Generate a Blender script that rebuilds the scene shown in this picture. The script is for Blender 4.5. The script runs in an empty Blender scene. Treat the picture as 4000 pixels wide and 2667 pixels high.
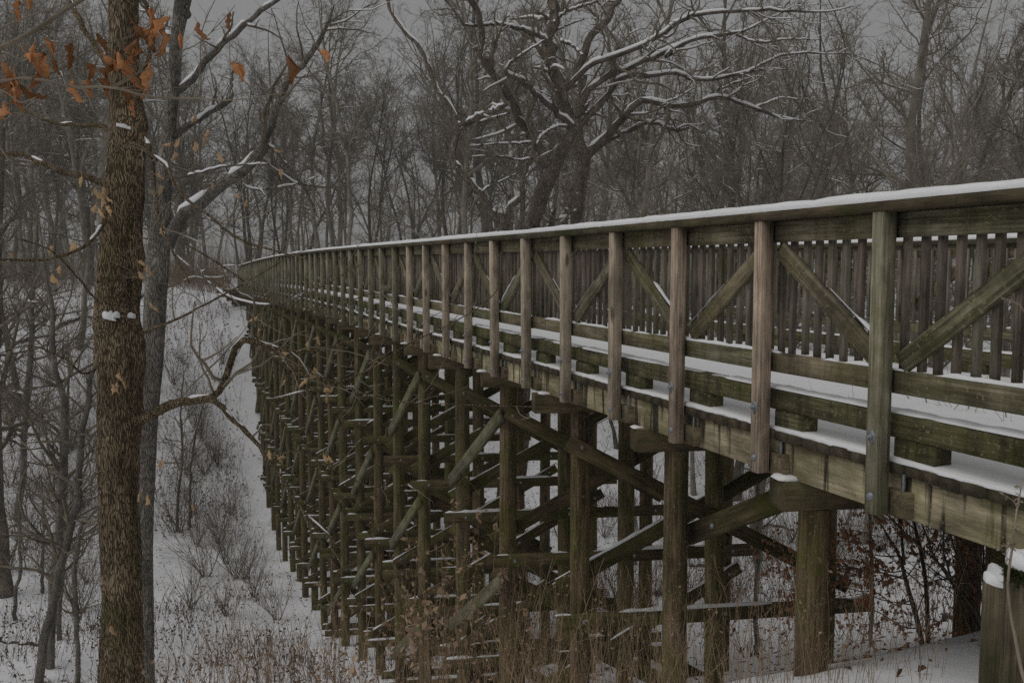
import bpy, math
import numpy as np
from mathutils import Matrix, Vector

S = bpy.context.scene
COL = S.collection
R = math.radians

# ------------------------------------------------------------------ camera
F = 3369.0                     # focal length in photograph pixels (4000 wide)
PITCH = 0.0760
cam_d = bpy.data.cameras.new("camera")
cam_d.sensor_width = 36.0
cam_d.lens = 36.0 * F / 4000.0
cam_d.clip_start = 0.05
cam_d.clip_end = 3000.0
cam = bpy.data.objects.new("camera", cam_d)
cam.location = (0, 0, 0)
cam.rotation_euler = (math.pi / 2 - PITCH, 0, 0)
COL.objects.link(cam)
S.camera = cam

# ------------------------------------------------------------------ sky
SUN_EL, SUN_AZ = 56.0, -110.0   # azimuth measured from +Y towards +X
world = bpy.data.worlds.new("World")
S.world = world
world.use_nodes = True
wn = world.node_tree
wn.nodes.clear()
w_out = wn.nodes.new("ShaderNodeOutputWorld")
w_bg = wn.nodes.new("ShaderNodeBackground")
w_sky = wn.nodes.new("ShaderNodeTexSky")
w_sky.sky_type = 'NISHITA'
w_sky.sun_disc = False
w_sky.sun_elevation = R(SUN_EL)
w_sky.sun_rotation = R(SUN_AZ)
w_hsv = wn.nodes.new("ShaderNodeHueSaturation")
w_hsv.inputs['Saturation'].default_value = 0.12
w_mix = wn.nodes.new("ShaderNodeMix")
w_mix.data_type = 'RGBA'
w_mix.inputs[0].default_value = 0.88
w_mix.inputs[7].default_value = (3.35, 3.36, 3.36, 1)      # even cloud cover
w_bg.inputs[1].default_value = 0.10
wn.links.new(w_sky.outputs[0], w_hsv.inputs['Color'])
wn.links.new(w_hsv.outputs[0], w_mix.inputs[6])
wn.links.new(w_mix.outputs[2], w_bg.inputs[0])
wn.links.new(w_bg.outputs[0], w_out.inputs[0])

sun_d = bpy.data.lights.new("sun", 'SUN')
sun_d.energy = 1.5
sun_d.angle = R(65)
sun_d.color = (1.0, 0.985, 0.965)
sun = bpy.data.objects.new("sun", sun_d)
_sd = Vector((math.sin(R(SUN_AZ)) * math.cos(R(SUN_EL)), math.cos(R(SUN_AZ)) * math.cos(R(SUN_EL)), math.sin(R(SUN_EL))))
sun.rotation_euler = (-_sd).to_track_quat('-Z', 'Y').to_euler()
COL.objects.link(sun)

S.view_settings.view_transform = 'Standard'
S.view_settings.look = 'None'
S.view_settings.exposure = -0.5
S.view_settings.gamma = 1.0
S.view_settings.use_curve_mapping = False
S.cycles.max_bounces = 4
S.cycles.diffuse_bounces = 2
S.cycles.transmission_bounces = 1
S.cycles.adaptive_threshold = 0.016
S.cycles.glossy_bounces = 1
S.cycles.use_denoising = False

# ------------------------------------------------------------------ frames
def at(px, py, d):
    """world point seen at photograph pixel (px, py) at depth d"""
    x = (px - 2000.0) / F * d
    v = (py - 1333.5) / F * d
    c, s = math.cos(PITCH), math.sin(PITCH)
    return np.array([x, d * c - v * s, -d * s - v * c])

SP = 1.187                                     # post spacing
BA = np.array([2.330, 5.440])                  # post line origin
BD = np.array([-math.sin(0.3695), math.cos(0.3695)])
BN = np.array([BD[1], -BD[0]])                 # to the far rail
WID = 5.0
_kn = np.array([-6, 0, 8, 16, 24, 32, 40, 52, 60.])
_kz = np.array([0.36, 0.417, 0.497, 0.65, 0.785, 0.80, 0.735, 0.64, 0.60]) - 0.417
_pf = np.polyfit(_kn, _kz, 4)
def dz(t):
    return float(np.polyval(_pf, t / SP))
def BP(t, dl, z, flat=False):
    p = BA + BD * t + BN * dl
    return np.array([p[0], p[1], z + (0 if flat else dz(t)) - 0.012 * dl])
D3 = np.array([BD[0], BD[1], 0.0])
N3 = np.array([BN[0], BN[1], 0.0])

_gt = np.array([-400, -60, -12, -4, 0, 1, 2, 3.1, 5.5, 10, 17, 24, 34, 44, 48, 52, 56, 60, 63, 66, 70, 90, 130, 250, 1200.])
_gz = np.array([2, 0.5, -1.1, -1.5, -2.6, -3.02, -3.6, -4.3, -5.6, -7.8, -10.2, -12.1, -13.7, -14.0, -13.2, -10.4, -6.9, -3.9, -2.2, -1.2, -0.8, -0.5, 0.2, 3, 10])
def ground(x, y):
    x = np.asarray(x, float); y = np.asarray(y, float)
    t = (x - BA[0]) * BD[0] + (y - BA[1]) * BD[1]
    dl = (x - BA[0]) * BN[0] + (y - BA[1]) * BN[1]
    tt = t + 1.2 * np.sin(dl * 0.11 + 1.0) * np.clip((t - 8) / 20, 0, 1)
    h = 0
    for o in (-1.2, -0.6, 0, 0.6, 1.2):
        h = h + np.interp(tt + o * np.clip(0.4 + t / 10, 0.4, 2.2), _gt, _gz)
    h = h / 5
    amp = np.clip((t - 2) / 25, 0.12, 1)
    h = h + amp * (0.22 * np.sin(x * 0.42 + 0.6 * np.sin(y * 0.3)) * np.sin(y * 0.37 + 1.3) + 0.10 * np.sin(x * 1.3 + y * 0.9) * np.sin(y * 1.1 - x * 0.4))
    h = h + 0.03 * np.sin(x * 3.1 + 1) * np.sin(y * 2.7) + 0.015 * np.sin(x * 7.3 + y * 3) * np.sin(y * 6.1 - x)
    return h
def g1(x, y): return float(ground(x, y))

# ------------------------------------------------------------------ object helpers
def link(o): COL.objects.link(o); return o
def tag(o, label=None, cat=None, group=None, kind=None):
    if label: o["label"] = label
    if cat: o["category"] = cat
    if group: o["group"] = group
    if kind: o["kind"] = kind
    return o
def empty(name, loc, label, cat, group=None):
    o = bpy.data.objects.new(name, None)
    o.location = Vector(loc); o.empty_display_size = 0.2
    link(o); return tag(o, label, cat, group)
def mesh_np(name, v, quads=None, tris=None, smooth=False):
    me = bpy.data.meshes.new(name)
    v = np.asarray(v, np.float32).reshape(-1, 3)
    me.vertices.add(len(v)); me.vertices.foreach_set("co", v.ravel())
    q = np.zeros((0, 4), np.int32) if quads is None else np.asarray(quads, np.int32).reshape(-1, 4)
    t = np.zeros((0, 3), np.int32) if tris is None else np.asarray(tris, np.int32).reshape(-1, 3)
    me.loops.add(q.size + t.size)
    me.loops.foreach_set("vertex_index", np.concatenate([q.ravel(), t.ravel()]))
    me.polygons.add(len(q) + len(t))
    st = np.concatenate([np.arange(len(q)) * 4, q.size + np.arange(len(t)) * 3]).astype(np.int32)
    me.polygons.foreach_set("loop_start", st)
    if smooth: me.polygons.foreach_set("use_smooth", np.ones(len(q) + len(t), bool))
    me.update(calc_edges=True)
    return me
def obj(name, me, mat, parent=None, mw=None):
    if mat is not None and not me.materials: me.materials.append(mat)
    o = bpy.data.objects.new(name, me)
    if mw is not None: o.matrix_basis = mw
    if parent is not None:
        o.parent = parent
        o.matrix_parent_inverse = parent.matrix_basis.inverted()
    return link(o)
class MB:
    """collects vertices, quads and tris"""
    def __init__(s): s.v, s.q, s.t, s.n = [], [], [], 0
    def add(s, v, q=None, t=None):
        v = np.asarray(v, float).reshape(-1, 3)
        if q is not None and len(q): s.q.append(np.asarray(q, int).reshape(-1, 4) + s.n)
        if t is not None and len(t): s.t.append(np.asarray(t, int).reshape(-1, 3) + s.n)
        s.v.append(v); s.n += len(v)
    def mesh(s, name, smooth=False):
        return mesh_np(name, np.concatenate(s.v), np.concatenate(s.q) if s.q else None, np.concatenate(s.t) if s.t else None, smooth)
    def build(s, name, mat, parent=None, smooth=False, mw=None):
        return obj(name, s.mesh(name, smooth), mat, parent, mw)

def sub(a, parent): return parent   # (readability only)

# chamfered box, length along local x
_boxes = {}
def box_geo(l, w, h, c):
    x, y, z = l / 2, w / 2, h / 2
    v = []
    for sx in (-1, 1):
        for (yy, zz) in ((-y + c, -z), (y - c, -z), (y, -z + c), (y, z - c), (y - c, z), (-y + c, z), (-y, z - c), (-y, -z + c)):
            v.append((sx * x, yy, zz))
    q = [(i, (i + 1) % 8, 8 + (i + 1) % 8, 8 + i) for i in range(8)]
    q = [f[::-1] for f in q]
    q += [(0, 1, 2, 7)[::1], (7, 2, 3, 6), (6, 3, 4, 5)]
    q += [(8, 15, 10, 9), (15, 14, 11, 10), (14, 13, 12, 11)]
    return np.array(v), np.array(q)
def frame(p, q, up=(0, 0, 1)):
    p, q = np.asarray(p, float), np.asarray(q, float)
    x = q - p; l = np.linalg.norm(x); x = x / l
    up = np.asarray(up, float)
    y = np.cross(up, x); y /= np.linalg.norm(y)
    z = np.cross(x, y)
    m = np.eye(4); m[:3, 0], m[:3, 1], m[:3, 2], m[:3, 3] = x, y, z, (p + q) / 2
    return Matrix(m.tolist()), l
def beam(name, p, q, w, h, mat, parent, up=(0, 0, 1), c=0.006):
    m, l = frame(p, q, up)
    l = round(l, 2)
    key = (l, w, h, c, mat.name)
    if key not in _boxes:
        v, f = box_geo(l, w, h, c)
        _boxes[key] = mesh_np(name, v, f)
    return obj(name, _boxes[key], mat, parent, m)
def add_box(mb, p, q, w, h, up=(0, 0, 1), c=0.005):
    m, l = frame(p, q, up)
    v, f = box_geo(l, w, h, c)
    m = np.array(m)
    mb.add(v @ m[:3, :3].T + m[:3, 3], f)

# batched tubes: P (B,N,3) R (B,N)
def tube_arrays(P, Rr, k, off=0.0):
    B, N, _ = P.shape
    T = np.empty_like(P)
    T[:, 1:-1] = P[:, 2:] - P[:, :-2]; T[:, 0] = P[:, 1] - P[:, 0]; T[:, -1] = P[:, -1] - P[:, -2]
    T /= np.linalg.norm(T, axis=2, keepdims=True) + 1e-9
    ch = P[:, -1] - P[:, 0]
    ref = np.where((np.abs(ch[:, 2]) > 0.8 * np.linalg.norm(ch, axis=1))[:, None], np.array([1.0, 0.13, 0]), np.array([0.0, 0.07, 1.0]))[:, None, :]
    U = np.cross(T, np.broadcast_to(ref, T.shape)); U /= np.linalg.norm(U, axis=2, keepdims=True) + 1e-9
    V = np.cross(T, U)
    a = np.arange(k) / k * 2 * math.pi + off
    ring = P[:, :, None, :] + Rr[:, :, None, None] * (np.cos(a)[None, None, :, None] * U[:, :, None, :] + np.sin(a)[None, None, :, None] * V[:, :, None, :])
    b = np.arange(B)[:, None, None] * N * k
    i = np.arange(N - 1)[None, :, None] * k
    j = np.arange(k)[None, None, :]; j2 = (j + 1) % k
    q = np.stack([b + i + j, b + i + j2, b + i + k + j2, b + i + k + j], axis=-1)
    return ring.reshape(-1, 3), q.reshape(-1, 4)
def add_tubes(mb, P, Rr, k): 
    if len(P): mb.add(*tube_arrays(np.asarray(P, float), np.asarray(Rr, float), k))

def resample(pts, rad, N):
    pts = np.asarray(pts, float); rad = np.asarray(rad, float)
    s = np.concatenate([[0], np.cumsum(np.linalg.norm(np.diff(pts, axis=0), axis=1))])
    # Catmull-Rom through control points
    M = len(pts); fine = []; fr = []
    for i in range(M - 1):
        p0, p1, p2, p3 = pts[max(i - 1, 0)], pts[i], pts[i + 1], pts[min(i + 2, M - 1)]
        for u in np.linspace(0, 1, 8, endpoint=False):
            fine.append(0.5 * ((2 * p1) + (p2 - p0) * u + (2 * p0 - 5 * p1 + 4 * p2 - p3) * u * u + (3 * p1 - p0 - 3 * p2 + p3) * u ** 3))
            fr.append(rad[i] * (1 - u) + rad[i + 1] * u)
    fine.append(pts[-1]); fr.append(rad[-1])
    fine = np.array(fine); fr = np.array(fr)
    s = np.concatenate([[0], np.cumsum(np.linalg.norm(np.diff(fine, axis=0), axis=1))])
    u = np.linspace(0, s[-1], N)
    return np.stack([np.interp(u, s, fine[:, k]) for k in range(3)], 1), np.interp(u, s, fr)

def grow(rng, P, Rr, per_m=None, n=None, N=6, u0=0.2, u1=1.0, ang=(35, 60), ratio=(0.3, 0.6), up=0.1, wig=0.18, rr=(0.45, 0.7), rmin=0.004, tip=0.3, lmax=None, flat=0.0):
    """children of all branches in one level"""
    B, NP, _ = P.shape
    seg = np.linalg.norm(np.diff(P, axis=1), axis=2).sum(1)
    cnt = np.full(B, n) if n is not None else np.maximum(1, rng.poisson(seg * per_m))
    idx = np.repeat(np.arange(B), cnt); M = len(idx)
    u = rng.uniform(u0, u1, M)
    f = u * (NP - 1); i = np.minimum(f.astype(int), NP - 2); w = (f - i)[:, None]
    p = P[idx, i] * (1 - w) + P[idx, i + 1] * w
    r = Rr[idx, i] * (1 - w[:, 0]) + Rr[idx, i + 1] * w[:, 0]
    t = P[idx, i + 1] - P[idx, i]; t /= np.linalg.norm(t, axis=1, keepdims=True) + 1e-9
    rv = rng.normal(size=(M, 3)); rv[:, 2] *= (1 - flat)
    perp = rv - (rv * t).sum(1, keepdims=True) * t; perp /= np.linalg.norm(perp, axis=1, keepdims=True) + 1e-9
    a = np.radians(rng.uniform(ang[0], ang[1], M))[:, None]
    d = np.cos(a) * t + np.sin(a) * perp
    L = seg[idx] * rng.uniform(ratio[0], ratio[1], M) * (1 - 0.45 * u)
    if lmax: L = np.minimum(L, lmax * rng.uniform(0.6, 1.0, M))
    out = np.empty((M, N, 3)); out[:, 0] = p
    st = (L / (N - 1))[:, None]
    for k in range(1, N):
        d = d + rng.normal(size=(M, 3)) * wig + np.array([0, 0, up])
        d /= np.linalg.norm(d, axis=1, keepdims=True)
        out[:, k] = out[:, k - 1] + d * st
    r0 = np.maximum(r * rng.uniform(rr[0], rr[1], M), rmin)
    R2 = r0[:, None] * np.linspace(1, tip, N)[None, :]
    return out, R2

def snow_on(rng, mb, P, Rr, k=5, rmin=0.012, cover=0.75, thick=1.0, keep=0.8, maxr=9):
    """snow lying along the upper side of limbs"""
    if not len(P): return
    T = np.empty_like(P)
    T[:, 1:-1] = P[:, 2:] - P[:, :-2]; T[:, 0] = P[:, 1] - P[:, 0]; T[:, -1] = P[:, -1] - P[:, -2]
    T /= np.linalg.norm(T, axis=2, keepdims=True) + 1e-9
    B, N, _ = P.shape
    steep = np.abs(T[:, :, 2])
    m = np.clip((keep - steep) / 0.25, 0, 1)
    ph = rng.uniform(0, 6.28, (B, 1)); fr = rng.uniform(0.4, 1.1, (B, 1))
    pat = np.sin(np.arange(N)[None] * fr + ph) + rng.normal(size=(B, N)) * 0.35 + (cover * 2 - 1) * 1.4
    m = m * np.clip(pat / 0.5, 0, 1)
    m[:, 0] *= 0.3; m[:, -1] = 0
    m = np.where(Rr < rmin * 0.5, 0, m) * np.where(Rr > maxr, 0, 1)
    ok = m.max(1) > 0.2
    P, Rr, m = P[ok], Rr[ok], m[ok]
    if not len(P): return
    rs = (np.minimum(Rr * 0.95, 0.02 + Rr * 0.72) + 0.006) * m * thick
    Tm = T[ok]; nv = np.array([0, 0, 1.0]) - Tm[:, :, 2:3] * Tm; nv /= np.linalg.norm(nv, axis=2, keepdims=True) + 1e-6
    C = P + nv * (Rr * 0.62 + 0.003)[:, :, None] * np.where(m > 0.05, 1, 0.3)[:, :, None]
    add_tubes(mb, C, rs, k)

# ------------------------------------------------------------------ materials
def node(nt, typ, **kw):
    n = nt.nodes.new(typ)
    for k, v in kw.items(): setattr(n, k, v)
    return n
def ramp(nt, src, stops):
    r = nt.nodes.new("ShaderNodeValToRGB")
    e = r.color_ramp.elements
    while len(e) < len(stops): e.new(0.5)
    for el, (p, c) in zip(e, stops):
        el.position = p; el.color = (c, c, c, 1) if np.isscalar(c) else (c[0], c[1], c[2], 1)
    nt.links.new(src, r.inputs[0]); return r.outputs[0]
def mixc(nt, fac, a, b, mode='MIX'):
    m = nt.nodes.new("ShaderNodeMix"); m.data_type = 'RGBA'; m.blend_type = mode
    for i, s in ((0, fac), (6, a), (7, b)):
        if hasattr(s, 'is_linked'): nt.links.new(s, m.inputs[i])
        elif np.isscalar(s): m.inputs[i].default_value = s if i == 0 else (s, s, s, 1)
        else: m.inputs[i].default_value = (s[0], s[1], s[2], 1)
    return m.outputs[2]
def math_n(nt, op, a, b=None):
    m = nt.nodes.new("ShaderNodeMath"); m.operation = op
    for i, s in enumerate((a, b)):
        if s is None: continue
        if hasattr(s, 'is_linked'): nt.links.new(s, m.inputs[i])
        else: m.inputs[i].default_value = s
    return m.outputs[0]
def noise(nt, vec, scale=1.0, detail=4.0, rough=0.55, dist=0.0, vscale=None):
    if vscale is not None:
        mp = nt.nodes.new("ShaderNodeMapping"); mp.inputs['Scale'].default_value = vscale
        nt.links.new(vec, mp.inputs[0]); vec = mp.outputs[0]
    n = nt.nodes.new("ShaderNodeTexNoise")
    n.inputs['Scale'].default_value = scale; n.inputs['Detail'].default_value = detail
    n.inputs['Roughness'].default_value = rough; n.inputs['Distortion'].default_value = dist
    nt.links.new(vec, n.inputs['Vector']); return n.outputs[0]
def new_mat(name):
    m = bpy.data.materials.new(name); m.use_nodes = True
    nt = m.node_tree; nt.nodes.clear()
    out = nt.nodes.new("ShaderNodeOutputMaterial"); b = nt.nodes.new("ShaderNodeBsdfPrincipled")
    nt.links.new(b.outputs[0], out.inputs[0]); return m, nt, b
def bump(nt, b, h, dist, strength=1.0):
    bm = nt.nodes.new("ShaderNodeBump"); bm.inputs['Strength'].default_value = strength
    bm.inputs['Distance'].default_value = dist
    nt.links.new(h, bm.inputs['Height']); nt.links.new(bm.outputs[0], b.inputs['Normal'])

def wood(name, dark, light, alt, moss=(0.05, 0.06, 0.012), moss_amt=0.4, axis='x', lichen=0.0, drip=0.0, knots=0.3, contrast=1.0, rough=0.85):
    m, nt, b = new_mat(name)
    tc = node(nt, "ShaderNodeTexCoord"); oi = node(nt, "ShaderNodeObjectInfo"); ge = node(nt, "ShaderNodeNewGeometry")
    off = node(nt, "ShaderNodeVectorMath", operation='MULTIPLY_ADD')
    cmb = node(nt, "ShaderNodeCombineXYZ")
    for i in range(3): nt.links.new(oi.outputs['Random'], cmb.inputs[i])
    nt.links.new(cmb.outputs[0], off.inputs[0]); off.inputs[1].default_value = (37, 53, 71); nt.links.new(tc.outputs['Object'], off.inputs[2])
    V = off.outputs[0]
    sc = {'x': (1, 34, 34), 'y': (34, 1, 34), 'z': (34, 34, 1)}[axis]
    sc2 = tuple(3.2 * a if a > 1 else 2.2 for a in sc)
    g = noise(nt, V, 1.3, 4, 0.65, 0.5, sc)
    g2 = noise(nt, V, 1.6, 3, 0.6, 0.2, sc2)
    c = mixc(nt, ramp(nt, g, ((0.5 - 0.2 / contrast, 0), (0.5 + 0.2 / contrast, 1))), dark, light)
    rnd = ramp(nt, oi.outputs['Random'], ((0.0, 0), (1.0, 1)))
    c = mixc(nt, math_n(nt, 'MULTIPLY', rnd, 0.8), c, mixc(nt, 0.75, c, alt))
    c = mixc(nt, ramp(nt, g2, ((0.30, 0.6), (0.46, 0.0))), c, tuple(0.35 * x for x in dark))
    # patches of value along the piece
    pv = noise(nt, V, 1.1, 4, 0.6, 0.3, tuple(2.2 if a == 1 else 6 for a in sc))
    c = mixc(nt, 1.0, c, ramp(nt, pv, ((0.28, 0.42), (0.72, 1.6))), 'MULTIPLY')
    if knots > 0:
        vo = node(nt, "ShaderNodeTexVoronoi"); vo.inputs['Scale'].default_value = 1.0
        mp = node(nt, "ShaderNodeMapping"); mp.inputs['Scale'].default_value = tuple(1.7 if a == 1 else 6 for a in sc)
        nt.links.new(V, mp.inputs[0]); nt.links.new(mp.outputs[0], vo.inputs['Vector'])
        c = mixc(nt, math_n(nt, 'MULTIPLY', ramp(nt, vo.outputs['Distance'], ((0.10, 1), (0.19, 0))), knots), c, tuple(0.25 * x for x in dark))
    if moss_amt > 0:
        mo = noise(nt, ge.outputs['Position'], 1.7, 5, 0.62, 0.3)
        mo2 = noise(nt, V, 9, 4, 0.7)
        f = math_n(nt, 'MULTIPLY', ramp(nt, mo, ((0.62 - 0.35 * moss_amt, 0), (0.80 - 0.2 * moss_amt, 1))), ramp(nt, mo2, ((0.25, 0.25), (0.6, 1))))
        c = mixc(nt, math_n(nt, 'MULTIPLY', f, 0.85), c, moss)
    if lichen > 0:
        li = noise(nt, V, 60, 3, 0.6); lp = noise(nt, ge.outputs['Position'], 2.3, 2, 0.5)
        f = math_n(nt, 'MULTIPLY', ramp(nt, li, ((0.58, 0), (0.64, 1))), ramp(nt, lp, ((0.52, 0), (0.62, 1))))
        c = mixc(nt, math_n(nt, 'MULTIPLY', f, lichen), c, (0.20, 0.185, 0.08))
    if drip > 0:
        dr = noise(nt, V, 1.0, 3, 0.6, 0.0, (8.5, 8.5, 0.6))
        c = mixc(nt, math_n(nt, 'MULTIPLY', ramp(nt, dr, ((0.50, 0), (0.58, 1))), drip), c, (0.018, 0.016, 0.011))
        li = noise(nt, V, 30, 3, 0.6)
        c = mixc(nt, math_n(nt, 'MULTIPLY', ramp(nt, li, ((0.60, 0), (0.66, 1))), 0.5), c, (0.30, 0.28, 0.17))
    nt.links.new(c, b.inputs['Base Color'])
    b.inputs['Roughness'].default_value = rough; b.inputs['Specular IOR Level'].default_value = 0.2
    bump(nt, b, mixc(nt, 0.5, g, g2), 0.004, 0.9)
    return m

M = {}
M['rail'] = wood('weathered_rail_wood', (0.075, 0.068, 0.043), (0.26, 0.24, 0.165), (0.20, 0.15, 0.095), (0.11, 0.112, 0.032), 0.5, lichen=0.7, contrast=1.7, drip=0.25, knots=0.6)
M['cap'] = wood('mossy_cap_wood', (0.04, 0.036, 0.024), (0.12, 0.108, 0.066), (0.12, 0.085, 0.05), (0.06, 0.062, 0.018), 0.5)
M['post_new'] = wood('newer_post_wood', (0.25, 0.18, 0.125), (0.54, 0.43, 0.335), (0.42, 0.37, 0.28), (0.14, 0.14, 0.06), 0.2, knots=0.8, contrast=1.7)
M['post_old'] = wood('old_post_wood', (0.13, 0.118, 0.075), (0.34, 0.315, 0.225), (0.28, 0.265, 0.19), (0.11, 0.115, 0.035), 0.4, contrast=1.3)
M['picket'] = wood('picket_wood', (0.075, 0.055, 0.044), (0.21, 0.165, 0.135), (0.27, 0.255, 0.20), (0.08, 0.082, 0.025), 0.3, knots=0.15, contrast=1.5)
M['curb'] = wood('curb_wood', (0.05, 0.042, 0.024), (0.17, 0.148, 0.085), (0.13, 0.125, 0.06), (0.09, 0.095, 0.018), 0.58, lichen=0.5, contrast=1.6, drip=0.45)
M['plank'] = wood('deck_plank_wood', (0.035, 0.028, 0.018), (0.11, 0.085, 0.055), (0.08, 0.07, 0.05), (0.04, 0.045, 0.012), 0.3, axis='x')
M['stringer'] = wood('stringer_wood', (0.24, 0.195, 0.125), (0.58, 0.49, 0.345), (0.46, 0.41, 0.24), (0.18, 0.185, 0.04), 0.45, drip=0.9, lichen=0.5)
M['block'] = wood('block_end_wood', (0.06, 0.042, 0.027), (0.24, 0.18, 0.115), (0.17, 0.155, 0.09), (0.07, 0.076, 0.02), 0.3, contrast=1.5)
M['pilecap'] = wood('pile_cap_wood', (0.045, 0.032, 0.02), (0.15, 0.108, 0.066), (0.11, 0.095, 0.05), (0.06, 0.064, 0.018), 0.42)
M['pile'] = wood('pile_wood', (0.06, 0.036, 0.023), (0.225, 0.148, 0.095), (0.135, 0.125, 0.06), (0.095, 0.104, 0.011), 0.62, axis='z', knots=0.2, contrast=1.9, drip=0.4)
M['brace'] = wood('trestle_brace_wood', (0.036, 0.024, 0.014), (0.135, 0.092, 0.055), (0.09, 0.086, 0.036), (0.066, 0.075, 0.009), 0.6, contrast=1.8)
M['brace_lit'] = wood('lit_brace_wood', (0.085, 0.08, 0.05), (0.23, 0.215, 0.145), (0.17, 0.165, 0.10), (0.09, 0.10, 0.02), 0.45)  # light falling on the outward-facing braces, put into a paler brace colour
M['stump'] = wood('bollard_wood', (0.05, 0.04, 0.025), (0.16, 0.13, 0.083), (0.12, 0.10, 0.064), (0.045, 0.05, 0.013), 0.5, axis='z', knots=0, contrast=2.0)

def bark(name, dark, light, moss_amt=0.3, moss=(0.055, 0.06, 0.016), s=1.0, bd=0.02):
    m, nt, b = new_mat(name)
    tc = node(nt, "ShaderNodeTexCoord"); ge = node(nt, "ShaderNodeNewGeometry"); oi = node(nt, "ShaderNodeObjectInfo")
    V = tc.outputs['Object']
    g = noise(nt, V, 9 * s, 5, 0.65, 0.5, (1, 1, 0.12))
    vo = node(nt, "ShaderNodeTexVoronoi"); vo.feature = 'DISTANCE_TO_EDGE'
    mp = node(nt, "ShaderNodeMapping"); mp.inputs['Scale'].default_value = (19 * s, 19 * s, 1.5 * s)
    nz = node(nt, "ShaderNodeTexNoise"); nz.inputs['Scale'].default_value = 3 * s; nt.links.new(V, nz.inputs['Vector'])
    wv = node(nt, "ShaderNodeVectorMath", operation='MULTIPLY_ADD'); nt.links.new(nz.outputs['Color'], wv.inputs[0]); wv.inputs[1].default_value = (0.09, 0.09, 0.12); nt.links.new(V, wv.inputs[2])
    nt.links.new(wv.outputs[0], mp.inputs[0]); nt.links.new(mp.outputs[0], vo.inputs['Vector'])
    crack = ramp(nt, vo.outputs['Distance'], ((0.0, 0), (0.17, 1)))
    c = mixc(nt, ramp(nt, g, ((0.32, 0), (0.68, 1))), dark, light)
    c = mixc(nt, crack, tuple(0.38 * x for x in dark), c)
    pt = noise(nt, V, 2.2 * s, 3, 0.6, 0.4)
    c = mixc(nt, 1.0, c, ramp(nt, pt, ((0.3, 0.62), (0.7, 1.3))), 'MULTIPLY')
    c = mixc(nt, math_n(nt, 'MULTIPLY', oi.outputs['Random'], 0.35), c, tuple(0.55 * x for x in dark))
    if moss_amt:
        mo = noise(nt, ge.outputs['Position'], 2.1, 4, 0.6)
        c = mixc(nt, math_n(nt, 'MULTIPLY', ramp(nt, mo, ((0.62 - 0.3 * moss_amt, 0), (0.72, 1))), 0.7), c, moss)
    nt.links.new(c, b.inputs['Base Color']); b.inputs['Roughness'].default_value = 0.95; b.inputs['Specular IOR Level'].default_value = 0.1
    bump(nt, b, mixc(nt, 0.5, g, crack), bd, 1.0)
    return m
def plain(name, c1, c2, s=6.0, rough=0.9, trans=0.0, rnd=0.6):
    m, nt, b = new_mat(name)
    tc = node(nt, "ShaderNodeTexCoord"); oi = node(nt, "ShaderNodeObjectInfo")
    g = noise(nt, tc.outputs['Object'], s, 4, 0.6)
    c = mixc(nt, ramp(nt, g, ((0.35, 0), (0.65, 1))), c1, c2)
    if rnd: c = mixc(nt, 1.0, c, ramp(nt, oi.outputs['Random'], ((0, 1 - rnd * 0.5), (1, 1 + rnd * 0.5))), 'MULTIPLY')
    nt.links.new(c, b.inputs['Base Color']); b.inputs['Roughness'].default_value = rough; b.inputs['Specular IOR Level'].default_value = 0.15
    if trans:
        tr = node(nt, "ShaderNodeBsdfTranslucent"); nt.links.new(c, tr.inputs[0])
        mx = node(nt, "ShaderNodeMixShader"); mx.inputs[0].default_value = trans
        out = [n for n in nt.nodes if n.type == 'OUTPUT_MATERIAL'][0]
        nt.links.new(b.outputs[0], mx.inputs[1]); nt.links.new(tr.outputs[0], mx.inputs[2]); nt.links.new(mx.outputs[0], out.inputs[0])
    return m
M['bark_near'] = bark('ridged_brown_bark', (0.19, 0.14, 0.088), (0.42, 0.325, 0.215), 0.3, moss=(0.11, 0.11, 0.032), s=1.0, bd=0.04)
M['bark_grey'] = bark('grey_ridged_bark', (0.22, 0.20, 0.172), (0.50, 0.46, 0.405), 0.05, s=1.0, bd=0.02)
M['bark_oak'] = bark('brown_shaggy_bark', (0.18, 0.145, 0.118), (0.47, 0.395, 0.33), 0.1, s=0.6, bd=0.04)
M['bark_wood'] = plain('woodland_bark', (0.13, 0.115, 0.094), (0.26, 0.23, 0.19), 1.6, rnd=1.2)
M['twig'] = plain('grey_brown_twig', (0.12, 0.10, 0.074), (0.25, 0.213, 0.16), 3.0, rnd=0.3)
M['twig_far'] = plain('far_twig', (0.155, 0.133, 0.105), (0.26, 0.227, 0.18), 0.4, rnd=0.6)
M['twig_red'] = plain('reddish_twig', (0.14, 0.10, 0.075), (0.26, 0.195, 0.145), 2.0, rnd=0.3)
M['twig_pale'] = plain('pale_stalk', (0.20, 0.16, 0.12), (0.36, 0.30, 0.23), 5.0, rnd=0.2)
M['leaf_orange'] = plain('rust_leaf', (0.34, 0.145, 0.058), (0.58, 0.29, 0.135), 25, 0.6, 0.3, 1.1)
M['leaf_tan'] = plain('tan_leaf', (0.55, 0.36, 0.19), (0.78, 0.58, 0.36), 18, 0.6, 0.4, 0.5)
M['leaf_brown'] = plain('brown_leaf', (0.34, 0.165, 0.085), (0.60, 0.33, 0.19), 3, 0.7, 0.5, 0)
M['leaf_litter'] = plain('dry_curled_leaf', (0.14, 0.075, 0.04), (0.30, 0.16, 0.09), 14, 0.7, 0.2, 0.5)
M['weed'] = plain('rusty_dry_weed', (0.18, 0.115, 0.072), (0.42, 0.30, 0.20), 4, 0.8, 0.0, 0)
M['straw'] = plain('straw_stalk', (0.30, 0.22, 0.13), (0.50, 0.39, 0.25), 5, 0.8, 0.0, 0)
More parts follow.
